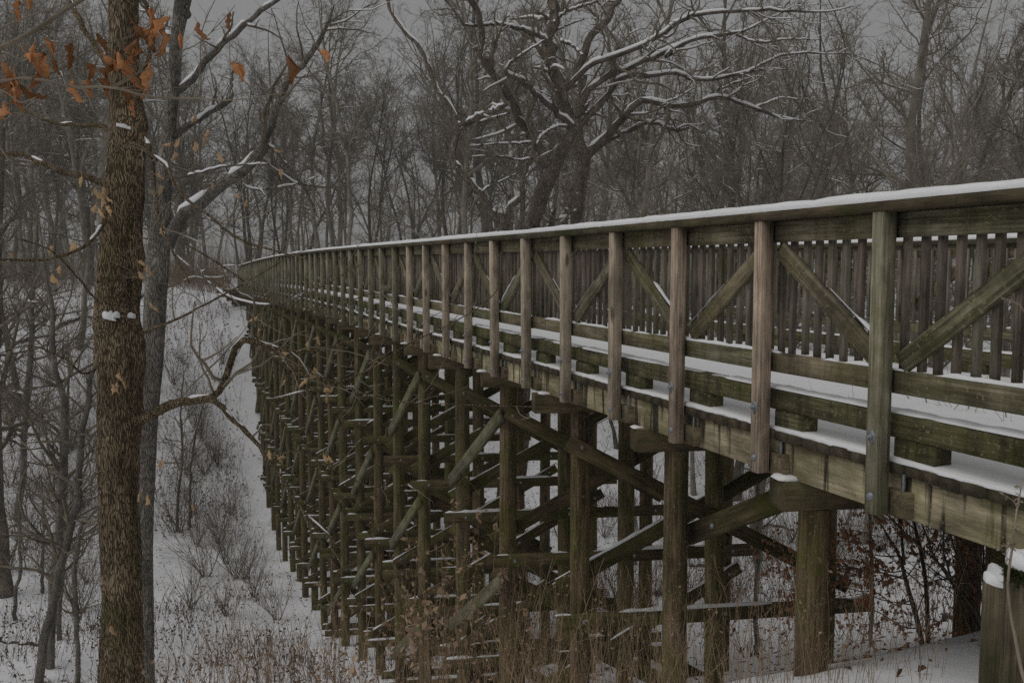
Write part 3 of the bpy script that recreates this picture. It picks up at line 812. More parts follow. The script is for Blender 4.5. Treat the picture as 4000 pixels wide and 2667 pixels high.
for (x, y, w, h, dd) in ((490, 497, 58, 22, -0.125), (425, 1240, 74, 34, -0.165), (452, 1232, 40, 22, -0.175), (515, 1235, 20, 20, -0.15)):
    c = at(x, y, d1 + dd); s_ = w / F * d1 / 2; u = np.linspace(-1, 1, 13)
    pts = c + u[:, None] * np.array([s_, 0.5 * s_ * np.sign(x - 470), -0.2 * s_]) - np.array([0, 0, 0.012])
    e_ = np.sqrt(np.clip(1 - u ** 2, 0, 1)) * r1.uniform(0.55, 1.1, 13)
    ridge(mb, pts, np.array([0, 1.0, 0]), 0.045 * e_ + 0.002, h / F * d1 * e_ + 0.001)
tag(mb.build("snow_tuft", M['snow'], T1, smooth=True), kind="stuff")

# --- grey trunk just behind it
r2 = np.random.default_rng(22)
d2 = 10.5
P, Rr = px_line([(556, 2667, 86), (556, 2400, 82), (557, 2100, 78), (570, 1700, 78), (593, 1400, 80), (608, 1150, 82), (618, 1000, 84), (632, 800, 70), (645, 620, 58), (665, 450, 50), (680, 300, 50), (690, 150, 46), (715, 0, 60), (760, -200, 40), (830, -600, 30)], d2)
gb = g1(P[0][0], P[0][1])
P = np.concatenate([[[P[0][0], P[0][1], gb - 0.4], [P[0][0], P[0][1], gb + 0.5]], P]); Rr = np.concatenate([[Rr[0] * 1.7, Rr[0] * 1.25], Rr])
T2 = empty("ash_tree", (P[0][0], P[0][1], gb), "slimmer grey trunk with long snowy leaning limbs, half hidden behind the brown trunk", "tree")
bark_trunk(r2, P, Rr, k=28, n=160, amp=0.07).build("trunk", M['bark_grey'], T2)
limbs = [
    px_line([(650, 960, 60), (680, 905, 52), (720, 845, 46), (800, 780, 44), (893, 700, 44), (960, 645, 42), (1020, 595, 40), (1040, 540, 34), (1070, 450, 30), (1110, 345, 27), (1165, 268, 24), (1245, 172, 20), (1282, 85, 13), (1307, 20, 5)], d2, -0.8),
    px_line([(690, 360, 30), (765, 293, 26), (803, 236, 25), (874, 172, 24), (944, 108, 22), (1020, 45, 20), (1085, 0, 16), (1150, -60, 12)], d2, -0.8),
    px_line([(680, 535, 26), (778, 465, 22), (830, 434, 22), (899, 390, 20), (903, 338, 12), (912, 260, 8)], d2, 0.6),
    px_line([(690, 180, 34), (640, 120, 28), (590, 60, 22), (560, 0, 18), (520, -90, 14)], d2, 0.5),
    px_line([(735, 60, 34), (700, 20, 30), (690, -60, 26), (640, -200, 20)], d2, -0.6),
    px_line([(650, 700, 14), (760, 680, 10), (880, 650, 8), (1050, 640, 6)], d2, -0.8),
    px_line([(690, 1000, 12), (800, 1090, 10), (900, 1160, 8), (1050, 1190, 6), (1200, 1150, 4)], d2, -1.5),
    px_line([(1040, 560, 16), (1100, 620, 12), (1190, 740, 11), (1235, 840, 8)], d2 - 0.5, 0.3),
    px_line([(895, 690, 10), (1000, 740, 8), (1150, 720, 6), (1240, 690, 4)], d2 - 0.5, 0.3),
]
finish_tree(T2, r2, limbs, M['bark_grey'], M['twig'], density=(2.6, 2.6, 0), snow=0.68, lv=2, NM=24, kmain=8, ratio=(0.2, 0.45), rmin=0.0026, wig=0.2, up=0.06, thick=0.9)

# --- big spreading tree behind the bridge
r3 = np.random.default_rng(33)
d3 = 27.0
def c4(lst): return [(1300 + x / 1.568, y / 1.568, w / 1.568) for x, y, w in lst]
def c5(lst): return [(2600 + x / 1.568, y / 1.568, w / 1.568) for x, y, w in lst]
P, Rr = px_line(c4([(1195, 1460, 100), (1215, 1400, 98), (1265, 1230, 100), (1310, 1120, 96), (1370, 1000, 86), (1425, 880, 76), (1480, 790, 74), (1500, 730, 62)]), d3)
gb = g1(P[0][0] - 0.4, P[0][1])
P = np.concatenate([[[P[0][0] - 0.9, P[0][1], gb - 0.5], [P[0][0] - 0.7, P[0][1], gb + 3], [P[0][0] - 0.4, P[0][1], (gb + P[0][2]) / 2]], P]); Rr = np.concatenate([[0.55, 0.44, 0.42], Rr])
T3 = empty("oak_tree", (P[0][0], P[0][1], gb), "large spreading bare tree with thick snow on its curved limbs behind the handrail", "tree")
bark_trunk(r3, P, Rr, k=26, n=150, amp=0.10).build("trunk", M['bark_oak'], T3)
limbs = [
    px_line(c4([(1320, 1010, 66), (1250, 880, 62), (1190, 800, 56), (1130, 700, 52), (1080, 600, 48), (1020, 500, 46), (960, 420, 46), (912, 340, 44), (905, 200, 42), (900, 100, 40), (850, 0, 40), (800, -120, 32)]), d3, -1.5),
    px_line(c4([(1490, 790, 46), (1420, 740, 40), (1340, 660, 38), (1250, 580, 36), (1150, 500, 32), (1060, 440, 28), (1100, 380, 16), (1200, 310, 12), (1310, 240, 8)]), d3, -2.0),
    px_line(c4([(1500, 780, 66), (1440, 700, 70), (1400, 560, 72), (1345, 400, 74), (1330, 250, 70), (1350, 120, 64), (1365, 0, 62), (1380, -150, 50), (1360, -400, 36)]), d3, 1.0),
    px_line(c4([(1420, 560, 36), (1500, 470, 34), (1570, 400, 32), (1680, 360, 32), (1800, 330, 32), (1900, 280, 30), (2000, 220, 28), (2100, 150, 27), (2190, 110, 26)]) + c5([(120, 112, 26), (290, 78, 24), (450, 72, 20), (600, 62, 18), (800, 72, 14), (1000, 72, 10), (1150, 40, 6)]), d3, -3.0),
    px_line(c4([(1490, 720, 42), (1550, 590, 40), (1620, 510, 38), (1750, 435, 36), (1900, 375, 34), (2000, 345, 32), (2080, 305, 30), (2160, 270, 28)]) + c5([(0, 350, 27), (60, 295, 26), (200, 235, 24), (400, 205, 20), (500, 182, 14), (620, 120, 9), (760, 60, 6)]), d3, -1.0),
    px_line(c5([(430, 210, 14), (520, 250, 13), (620, 258, 12), (760, 240, 9), (950, 245, 6)]), d3 - 1, -0.5),
    px_line(c4([(1500, 780, 44), (1600, 670, 42), (1700, 560, 38), (1770, 475, 34), (1850, 455, 30), (1950, 465, 28), (2080, 445, 26), (2180, 470, 24)]) + c5([(120, 470, 24), (250, 492, 23), (400, 470, 22), (520, 435, 18), (640, 425, 10), (760, 425, 6)]), d3, 1.5),
    px_line(c5([(480, 450, 16), (560, 412, 15), (700, 345, 14), (830, 325, 12), (1000, 330, 8), (1150, 325, 5)]), d3 + 1, 0.5),
    px_line(c4([(800, 152, 12), (880, 162, 18), (1000, 145, 20), (1100, 165, 24), (1200, 195, 28), (1320, 250, 34)])[::-1], d3, -1.2),
    px_line(c4([(1390, 250, 22), (1450, 270, 18), (1500, 310, 16), (1530, 340, 10)]), d3, -0.6),
    px_line(c4([(1380, 110, 20), (1440, 70, 17), (1520, 40, 15), (1620, 10, 12), (1700, -40, 9)]), d3 + .5, -0.6),
    px_line(c4([(1380, 180, 14), (1450, 150, 12), (1540, 120, 8)]), d3 + .5, 0.8),
    px_line(c4([(1480, 800, 24), (1400, 770, 20), (1340, 790, 18), (1280, 830, 14), (1245, 890, 10)]), d3, -1.4),
    px_line(c4([(1220, 870, 18), (1130, 880, 15), (1050, 880, 12), (960, 885, 9), (830, 895, 6)]), d3 - .6, -0.5),
]
finish_tree(T3, r3, limbs, M['bark_oak'], M['twig'], density=(2.2, 2.4, 3.0), snow=0.92, lv=3, NM=30, kmain=9, ratio=(0.16, 0.42), rmin=0.010, wig=0.28, up=0.04, thick=1.05, lmax=(3.4, 1.6, 0.8), u0=0.1, jitter=0.3)

# --- forked tree close beside it
r4 = np.random.default_rng(34)
d4 = 29.5
P, Rr = px_line(c4([(1490, 1420, 74), (1505, 1290, 74), (1518, 1100, 82), (1535, 960, 96), (1505, 880, 84), (1500, 800, 60)]), d4)
gb = g1(P[0][0], P[0][1])
P = np.concatenate([[[P[0][0], P[0][1], gb - 0.5], [P[0][0], P[0][1], gb + 3]], P]); Rr = np.concatenate([[0.5, 0.36], Rr])
T4 = empty("oak_tree", (P[0][0], P[0][1], gb), "darker forked tree with one long snowy limb, close behind the large spreading tree", "tree")
bark_trunk(r4, P, Rr, k=22, n=120, amp=0.09).build("trunk", M['bark_oak'], T4)
limbs = [
    px_line(c4([(1540, 970, 70), (1640, 895, 60), (1720, 800, 54), (1800, 700, 46), (1870, 635, 40), (1900, 622, 36), (2000, 640, 34), (2180, 640, 32)]) + c5([(170, 635, 30), (320, 592, 28), (430, 620, 24), (550, 662, 20), (700, 720, 14), (860, 740, 7)]), d4, -1.0),
    px_line(c4([(1680, 860, 30), (1800, 805, 27), (1900, 760, 25), (1960, 750, 24), (2050, 780, 22), (2120, 800, 20), (2190, 775, 17)]) + c5([(60, 800, 14), (140, 765, 11), (230, 820, 7)]), d4, -0.5),
    px_line(c4([(1505, 820, 56), (1530, 600, 52), (1520, 400, 50), (1560, 280, 48), (1650, 150, 44), (1760, 0, 38), (1840, -120, 28)]), d4, 1.0),
    px_line(c5([(290, 610, 20), (320, 560, 16), (345, 515, 12)]), d4, -0.4),
    px_line(c5([(550, 655, 14), (600, 640, 12), (700, 600, 8), (820, 610, 5)]), d4, 0.6),
    px_line(c4([(1470, 1130, 24), (1450, 1250, 34), (1420, 1340, 40), (1400, 1420, 44)])[::-1], d4 - 1, 0.6),
    px_line(c4([(1370, 1420, 36), (1335, 1345, 34), (1360, 1280, 20)]), d4 - 1, -0.4),
    px_line(c4([(1870, 640, 20), (1900, 580, 16), (1930, 500, 10), (1950, 460, 6)]), d4, .5),
]
finish_tree(T4, r4, limbs, M['bark_oak'], M['twig'], density=(2.0, 2.2, 2.2), snow=0.92, lv=3, NM=26, kmain=9, ratio=(0.16, 0.42), rmin=0.010, wig=0.28, up=0.04, thick=1.05, lmax=(3.2, 1.5, 0.8), u0=0.1, jitter=0.3)

# --- small tree with snow-plastered bent stems
r5 = np.random.default_rng(35)
d5 = 25.5
P, Rr = px_line(c4([(1045, 1450, 48), (1010, 1370, 46), (980, 1300, 44), (900, 1180, 42), (800, 1080, 42), (740, 980, 42), (738, 900, 42), (775, 780, 40)]), d5)
gb = g1(P[0][0], P[0][1])
P = np.concatenate([[[P[0][0] + .5, P[0][1], gb - 0.5], [P[0][0] + .4, P[0][1], gb + 4]], P]); Rr = np.concatenate([[0.34, 0.24], Rr])
T5 = empty("bent_tree", (P[0][0] + .5, P[0][1], gb), "smaller crooked tree with snow plastered on its bent stems above the handrail", "tree")
bark_trunk(r5, P, Rr, k=18, n=120, amp=0.08).build("trunk", M['bark_oak'], T5)
limbs = [
    px_line(c4([(1045, 1450, 47), (1010, 1370, 45), (980, 1300, 43), (900, 1180, 41), (800, 1080, 41), (740, 980, 41), (738, 900, 41)]), d5, 0),
    px_line(c4([(775, 780, 40), (850, 742, 38), (950, 692, 36), (1060, 640, 30)]), d5, -0.6),
    px_line(c4([(770, 790, 38), (740, 700, 34), (650, 560, 32), (600, 450, 30), (540, 300, 28), (450, 200, 25), (370, 100, 22), (340, 0, 20), (330, -120, 15)]), d5, 0.8),
    px_line(c4([(1085, 1450, 50), (1065, 1330, 46), (1080, 1270, 40), (1150, 1220, 36), (1170, 1185, 34), (1155, 1130, 28), (1190, 1020, 26), (1230, 960, 20), (1180, 980, 14), (1080, 970, 12), (960, 955, 9), (820, 962, 6)]), d5 + .5, -0.8),
    px_line(c4([(905, 1190, 20), (960, 1140, 14), (1030, 1110, 10), (1130, 1060, 6)]), d5, .6),
    px_line(c4([(900, 750, 18), (1000, 720, 16), (1080, 695, 12)]), d5, .4),
]
finish_tree(T5, r5, limbs, M['bark_oak'], M['twig'], density=(1.7, 2.0, 2.0), snow=0.85, lv=3, NM=24, kmain=8, ratio=(0.16, 0.45), rmin=0.010, wig=0.26, up=0.05, thick=0.85, lmax=(2.8, 1.4, 0.8), u0=0.1, jitter=0.3, snow_keep=1.0)

# --- woodland: a handful of bare trees copied through the wood
def wood_tree(seed, H, r0, fork=0.4, n1=20, n2=8, n3=6, n4=3, spread=1.0, lean=0.05, rmin=0.008, snow=0.35):
    rng = np.random.default_rng(seed)
    N = 14
    d = np.array([rng.normal() * lean, rng.normal() * lean, 1.0]); p = np.zeros((N, 3)); p[0, 2] = -0.4
    for k in range(1, N):
        d = d + np.array([rng.normal() * 0.10, rng.normal() * 0.10, 0.07]); d /= np.linalg.norm(d)
        p[k] = p[k - 1] + d * (H + 0.4) / (N - 1)
    r = r0 * (1 - 0.92 * (np.linspace(0, 1, N)) ** 1.2); r[0] *= 1.5
    tr, cr, sn = MB(), MB(), MB()
    P, Rr = p[None], r[None]
    add_tubes(tr, P, Rr, 9)
    # a few strong ascending limbs, then many lesser ones
    A, RA = grow(rng, P, Rr, n=max(3, n1 // 3), N=10, u0=fork * 0.7, u1=0.8, ang=(22, 58), ratio=(0.30, 0.55), up=0.10, wig=0.20, rr=(0.5, 0.75), tip=0.2)
    B, RB = grow(rng, P, Rr, n=n1, N=8, u0=fork * 0.4, u1=1.0, ang=(40, 85), ratio=(0.12 * spread, 0.28 * spread), up=0.04, wig=0.26, rr=(0.25, 0.5), rmin=rmin * 2)
    add_tubes(tr, A, RA, 6); add_tubes(cr, B, RB, 5)
    snow_on(rng, sn, A, RA, 4, cover=snow, keep=0.75); snow_on(rng, sn, B, RB, 4, cover=snow, keep=0.7)
    C1, RC1 = grow(rng, A, RA, n=n2 * 2, N=6, u0=0.1, ang=(28, 65), ratio=(0.18, 0.42), up=0.06, wig=0.28, rr=(0.4, 0.65), rmin=rmin * 1.5)
    C2, RC2 = grow(rng, B, RB, n=n2, N=6, u0=0.1, ang=(30, 65), ratio=(0.25, 0.5), up=0.06, wig=0.22, rr=(0.45, 0.7), rmin=rmin * 1.5)
    C, RC = np.concatenate([C1, C2]), np.concatenate([RC1, RC2])
    add_tubes(cr, C, RC, 4); snow_on(rng, sn, C, RC, 3, cover=snow * 0.7, keep=0.65)
    Dd, RD = grow(rng, C, RC, n=n3, N=4, u0=0.1, ang=(28, 65), ratio=(0.25, 0.55), up=0.05, wig=0.30, rr=(0.5, 0.8), rmin=rmin)
    add_tubes(cr, Dd, RD, 3)
    if n4:
        E_, RE = grow(rng, Dd, RD, n=n4, N=3, u0=0.15, ang=(28, 60), ratio=(0.3, 0.6), up=0.05, wig=0.2, rr=(0.6, 0.9), rmin=rmin * 0.8)
        add_tubes(cr, E_, RE, 3)
    return tr, cr, sn
protos = []
for k, a in enumerate(((61, 25, 0.20, 0.42), (62, 27, 0.24, 0.35), (63, 22, 0.15, 0.5), (64, 24, 0.18, 0.38), (65, 29, 0.27, 0.45), (66, 19, 0.12, 0.45), (67, 23, 0.16, 0.55))):
    tr, cr, sn = wood_tree(*a, n1=22, n2=8, n3=6, n4=4)
    protos.append((tr.mesh("trunk", True), cr.mesh("crown", True), sn.mesh("snow", True)))
rw = np.random.default_rng(77)
def plant(kind, x, y, scale, rot, label, group, lean=0.0, name="bare_tree", cat="tree"):
    tr, cr, sn = protos[kind]
    e = empty(name, (x, y, g1(x, y)), label, cat, group)
    e.rotation_euler = (lean, 0, rot); e.scale = (scale * rw.uniform(0.9, 1.1), scale * rw.uniform(0.9, 1.1), scale)
    for nm, me, mt in (("trunk", tr, M['bark_wood']), ("crown", cr, M['twig_far']), ("snow", sn, M['snow'])):
        o = bpy.data.objects.new(nm, me)
        if not me.materials: me.materials.append(mt)
        o.parent = e; link(o)
        if nm != "trunk": o["kind"] = "stuff"
    return e
KL = ["tall bare grey-brown tree standing among many alike in the wood beyond the snowy far bank",
      "bare tree rising from the valley behind the bridge, its foot hidden by the railings"]
used = []
def free(x, y, dmin):
    for (a, b) in used:
        if (a - x) ** 2 + (b - y) ** 2 < dmin * dmin: return False
    used.append((x, y)); return True
def tcoord(x, y): return (x - BA[0]) * BD[0] + (y - BA[1]) * BD[1], (x - BA[0]) * BN[0] + (y - BA[1]) * BN[1]
cnt = 0
# far plateau
tries = 0
while cnt < 125 and tries < 9000:
    tries += 1
    d = 64 + 62 * rw.random() ** 1.3; x = rw.uniform(-0.68, 0.68) * d
    t, dl = tcoord(x, d)
    if t < 63.5 + 2 * rw.random() or (abs(dl - 2.5) < 5 and t < 75): continue
    if not free(x, d, 1.9): continue
    plant(int(rw.integers(0, 7)), x, d, rw.uniform(0.85, 1.3), rw.uniform(0, 6.28), KL[0], "bare trees of the wood on the far bank", rw.normal() * 0.03); cnt += 1
cnt = 0; tries = 0
while cnt < 36 and tries < 9000:
    tries += 1
    d = rw.uniform(30, 78); x = rw.uniform(0.0, 0.70) * d
    t, dl = tcoord(x, d)
    if dl < 10 or t > 62 or d < 36 or (x / d < 0.14 and d < 48): continue
    if not free(x, d, 2.6): continue
    plant(int(rw.integers(0, 7)), x, d, rw.uniform(0.95, 1.35), rw.uniform(0, 6.28), KL[1], "bare trees in the valley behind the bridge", rw.normal() * 0.04); cnt += 1

for k, (px, d, sc) in enumerate(((60, 52, 0.95), (-60, 40, 0.9), (300, 57, 1.0))):
    plant((k * 3 + 1) % 7, (px - 2000) / F * d, d, sc, rw.uniform(0, 6.28), ("bare tree on the snowy slope nearest the left edge of the picture", "bare tree partly cut by the left edge, lower on the snowy slope", "bare tree high on the snowy slope just left of the near brown trunk")[k], "bare trees on the slope at the left", rw.normal() * 0.05)
# the wood further back, one mass
far_mb = MB()
low = []
for sd in range(5):
    tr, cr, sn = wood_tree(200 + sd, 20 + sd, 0.17, 0.4, n1=10, n2=4, n3=4, n4=0, rmin=0.012, snow=0)
    v = np.concatenate([np.concatenate(tr.v), np.concatenate(cr.v)]); q = np.concatenate([np.concatenate(tr.q), np.concatenate(cr.q) + tr.n])
    low.append((v, q))
for _ in range(210):
    d = rw.uniform(90, 240); x = rw.uniform(-0.75, 0.75) * d
    v, q = low[int(rw.integers(0, 5))]
    a = rw.uniform(0, 6.28); c, s = math.cos(a), math.sin(a); k = rw.uniform(0.8, 1.15)
    vv = v * k @ np.array([[c, s, 0], [-s, c, 0], [0, 0, 1]]) + np.array([x, d, g1(x, d)])
    far_mb.add(vv, q)
tag(far_mb.build("far_forest", M['twig_far'], None, smooth=True), "dense grey mass of bare woodland far behind the nearer trees", "woodland", kind="stuff")

# ------------------------------------------------------------------ undergrowth, shrubs, saplings
def hit(px, py):
    """point of the ground seen at a photograph pixel"""
    lo = 1.0
    for d in np.linspace(2.0, 140.0, 1400):
        p = at(px, py, d)
        if p[2] <= g1(p[0], p[1]): return p, d
    return p, d
def stalks(mb, rng, xy, h, r, lean=0.12, curve=0.25, N=4, k=3, tip=0.35):
    B = len(xy); x, y = xy[:, 0], xy[:, 1]
    z = ground(x, y) - 0.03
    a = rng.uniform(0, 6.28, B); l = np.abs(rng.normal(size=B)) * lean
    d = np.stack([np.cos(a) * l, np.sin(a) * l, np.ones(B)], 1)
    P = np.empty((B, N, 3)); P[:, 0] = np.stack([x, y, z], 1)
    for i in range(1, N):
        d = d + rng.normal(size=(B, 3)) * curve * np.array([1, 1, 0.3]); d /= np.linalg.norm(d, axis=1, keepdims=True)
        P[:, i] = P[:, i - 1] + d * (h / (N - 1))[:, None]
    Rr = r[:, None] * np.linspace(1, tip, N)[None]
    add_tubes(mb, P, Rr, k); return P, Rr
def specks(mb, rng, P, n, size, droop=0.6):
    """small withered leaves along stalks"""
    B, N, _ = P.shape
    idx = rng.integers(0, B, n); f = rng.uniform(0.25, 1, n) * (N - 1); i = np.minimum(f.astype(int), N - 2); w = (f - i)[:, None]
    c = P[idx, i] * (1 - w) + P[idx, i + 1] * w
    s = rng.uniform(size[0], size[1], n)[:, None]
    a = rng.normal(size=(n, 3)); a[:, 2] -= droop; a /= np.linalg.norm(a, axis=1, keepdims=True)
    b = np.cross(a, rng.normal(size=(n, 3))); b /= np.linalg.norm(b, axis=1, keepdims=True)
    nn = np.cross(a, b)
    v = np.stack([c, c + a * s * 0.5 + b * s * 0.28 + nn * s * 0.1, c + a * s + nn * s * 0.25, c + a * s * 0.5 - b * s * 0.28 + nn * s * 0.05], 1)
    q = np.arange(n)[:, None] * 4 + np.arange(4)[None]
    mb.add(v.reshape(-1, 3), q)
def blobby(x, y, s=0.35, seed=0):
    return np.sin(x * s + seed) * np.sin(y * s * 1.2 + 2 * seed) + 0.6 * np.sin(x * s * 2.3 + 1) * np.sin(y * s * 2.1 + seed)

ru = np.random.default_rng(91)
# brush under the far wood
mb = MB()
n = 12000
d = 62 + 70 * ru.random(n) ** 1.4; x = ru.uniform(-0.70, 0.75, n) * d
t = (x - BA[0]) * BD[0] + (d - BA[1]) * BD[1]; dl = (x - BA[0]) * BN[0] + (d - BA[1]) * BN[1]
ok = (t > 64.5) & ~((np.abs(dl - 2.5) < 3.2) & (t < 80))
xy = np.stack([x[ok], d[ok]], 1); h = ru.uniform(0.8, 3.2, len(xy)) * ru.uniform(0.5, 1.6, len(xy))
P, Rr = stalks(mb, ru, xy, h, 0.008 + 0.004 * h, 0.2, 0.22, N=4)
C, RC = grow(ru, P, Rr, n=3, N=3, u0=0.2, ang=(25, 60), ratio=(0.25, 0.6), up=0.1, wig=0.2, rmin=0.008)
add_tubes(mb, C, RC, 3)
tag(mb.build("undergrowth", M['twig_far'], None), "brownish bare brush along the foot of the far wood", "undergrowth", kind="stuff")
mb = MB()
n = 500; xx = ru.uniform(-0.40, -0.325, n); d = ru.uniform(66, 72, n)
P, Rr = stalks(mb, ru, np.stack([xx * d, d], 1), ru.uniform(0.8, 2.6, n), np.full(n, 0.012), 0.2, 0.25)
specks(mb, ru, P, 3000, (0.06, 0.14))
tag(mb.build("rust_brush", M['weed'], None), "patch of rust coloured brush at the far end of the bridge", "brush", kind="stuff")

# weeds poking through the snow of the far bank and valley floor
mb = MB()
n = 30000
d = ru.uniform(16, 66, n); x = ru.uniform(-0.66, 0.66, n) * d
t = (x - BA[0]) * BD[0] + (d - BA[1]) * BD[1]; dl = (x - BA[0]) * BN[0] + (d - BA[1]) * BN[1]
f = blobby(x, d, 0.30, 3.0) + ru.normal(size=n) * 0.45
ok = (t < 63) & (t > 9) & (f > 0.10) & ((dl < -0.6) | (dl > 5.6) | (ru.random(n) < 0.25))
xy = np.stack([x[ok], d[ok]], 1)
P, Rr = stalks(mb, ru, xy, ru.uniform(0.25, 1.15, len(xy)) * (0.5 + ru.random(len(xy))), ru.uniform(0.006, 0.013, len(xy)), 0.25, 0.25, N=4)
specks(mb, ru, P, 14000, (0.05, 0.14))
tag(mb.build("bank_weeds", M['weed_dark'], None), "thin dark dead weeds dotted over the snowy bank and valley floor", "weeds", kind="stuff")

mb = MB()
n = 5200
t = ru.uniform(43, 63.5, n); dl = -ru.uniform(0.6, 34, n) ** 1.0
x = BA[0] + BD[0] * t + BN[0] * dl; y = BA[1] + BD[1] * t + BN[1] * dl
P, Rr = stalks(mb, ru, np.stack([x, y], 1), ru.uniform(0.5, 2.0, n), ru.uniform(0.006, 0.013, n), 0.25, 0.22, N=4)
specks(mb, ru, P, 7500, (0.07, 0.20), 0.3)
tag(mb.build("slope_weeds", M['weed_dark'], None), "dark seed-headed weeds all over the far snowy slope left of the bridge", "weeds", kind="stuff")

# fallen leaves and twigs that fleck the snow
mb = MB()
n = 9000
d = ru.uniform(8, 64, n); x = ru.uniform(-0.66, 0.66, n) * d
z = ground(x, d); s = ru.uniform(0.03, 0.10, n) * (0.6 + d / 60)
a = ru.uniform(0, 6.28, n); up = 0.012 + s * 0.3
c = np.stack([x, d, z + 0.01], 1); u = np.stack([np.cos(a), np.sin(a), ru.uniform(-0.1, 0.5, n)], 1); w = np.stack([-np.sin(a), np.cos(a), ru.uniform(0, 0.5, n)], 1)
v = np.stack([c - u * s[:, None], c + w * s[:, None] * 0.45, c + u * s[:, None], c - w * s[:, None] * 0.3], 1)
mb.add(v.reshape(-1, 3), np.arange(n)[:, None] * 4 + np.arange(4)[None])
tag(mb.build("leaf_litter", M['leaf_litter'], None), "specks of fallen leaf and bark lying on the snow", "leaf litter", kind="stuff")

# bare shrubs
shr = []
for sd in range(4):
    rng = np.random.default_rng(300 + sd); mb = MB()
    B = 14; a = rng.uniform(0, 6.28, B); dirs = np.stack([np.cos(a) * 0.5, np.sin(a) * 0.5, np.ones(B)], 1) * rng.uniform(0.8, 1.2, (B, 1))
    P = np.zeros((B, 6, 3)); P[:, 0, :2] = rng.normal(size=(B, 2)) * 0.08; P[:, 0, 2] = -0.1
    dd = dirs / np.linalg.norm(dirs, axis=1, keepdims=True)
    for k in range(1, 6):
        dd = dd + rng.normal(size=(B, 3)) * 0.13; dd /= np.linalg.norm(dd, axis=1, keepdims=True)
        P[:, k] = P[:, k - 1] + dd * rng.uniform(0.35, 0.55, (B, 1))
    Rr = np.linspace(0.014, 0.005, 6)[None].repeat(B, 0)
    add_tubes(mb, P, Rr, 4)
    C, RC = grow(rng, P, Rr, n=6, N=5, u0=0.15, ang=(20, 55), ratio=(0.3, 0.65), up=0.05, wig=0.18, rmin=0.0035); add_tubes(mb, C, RC, 3)
    Dd, RD = grow(rng, C, RC, n=4, N=3, u0=0.1, ang=(20, 60), ratio=(0.3, 0.7), up=0.03, wig=0.2, rmin=0.0026); add_tubes(mb, Dd, RD, 3)
    shr.append(mb.mesh("twigs", True))
def shrub(px, py, sc, kind, label, group, mat=None):
    p, d = hit(px, py)
    e = empty("bare_shrub", (p[0], p[1], g1(p[0], p[1])), label, "shrub", group)
    e.scale = (sc * ru.uniform(0.8, 1.2), sc * ru.uniform(0.8, 1.2), sc); e.rotation_euler = (0, 0, ru.uniform(0, 6.28))
    me = shr[kind]
    if not me.materials: me.materials.append(M['twig_red'] if kind % 2 else M['twig'])
    o = bpy.data.objects.new("twigs", me); o.parent = e; o["kind"] = "stuff"; link(o)
LS1 = "bare twiggy shrub on the snowy slope between the bridge and the near trunks"
for k, (x, y, sc) in enumerate(((760, 2010, 1.2), (850, 2120, 1.3), (930, 2260, 1.1), (800, 2250, 1.2), (700, 2080, 1.2), (900, 2010, 0.9), (990, 2330, 0.9), (720, 1850, 1.4), (780, 1700, 1.2), (680, 1500, 1.0), (870, 1420, 0.8), (1080, 2420, 0.8), (740, 2380, 1.0), (850, 1820, 1.1), (880, 2200, 1.0), (770, 2130, 1.1), (960, 2260, 0.9))):
    shrub(x, y, sc, k % 4, LS1, "bare shrubs between trunks and trestle")
LS2 = "bare twiggy shrub among the saplings on the bank at the far left"
for k, (x, y, sc) in enumerate(((60, 1500, 1.2), (150, 1700, 1.4), (30, 1900, 1.5), (280, 1750, 1.3), (330, 1980, 1.3), (100, 2150, 1.4), (200, 2250, 1.2), (20, 2230, 1.3), (340, 2280, 1.1), (130, 1300, 1.0), (250, 1400, 1.2), (320, 1250, 0.9), (60, 1250, 1.0), (20, 1650, 1.2), (390, 1600, 1.1), (350, 1500, 1.0), (180, 1500, 1.1), (240, 2020, 1.3), (120, 1950, 1.3), (380, 1800, 1.2))):
    shrub(x, y, sc, (k + 1) % 4, LS2, "bare shrubs at the far left")
LS3 = "bare twiggy shrub on the snow behind the trestle legs"
for k, (x, y, sc) in enumerate(((2360, 2100, 1.2), (2900, 2000, 1.3), (3000, 2250, 1.0), (2560, 2330, 1.1), (2870, 2350, 0.9), (3300, 2050, 1.4), (3450, 2000, 1.4), (3700, 2050, 1.4), (3850, 2120, 1.2), (2380, 1620, 1.2), (3100, 2120, 1.2), (3560, 2120, 1.3), (3900, 2000, 1.5), (2420, 2450, 1.0))):
    shrub(x, y, sc, k % 4, LS3, "bare shrubs behind the trestle")

for k in range(8):
    shrub(ru.uniform(0, 400), ru.uniform(1160, 2420), ru.uniform(0.8, 1.5), k % 4, LS2, "bare shrubs at the far left")
for k in range(6):
    shrub(ru.uniform(660, 960), ru.uniform(1300, 2450), ru.uniform(0.6, 1.1), k % 4, LS1, "bare shrubs between trunks and trestle")
for k in range(24):
    shrub(ru.uniform(2350, 3900), ru.uniform(1900, 2480), ru.uniform(0.8, 1.3), k % 4, LS3, "bare shrubs behind the trestle")
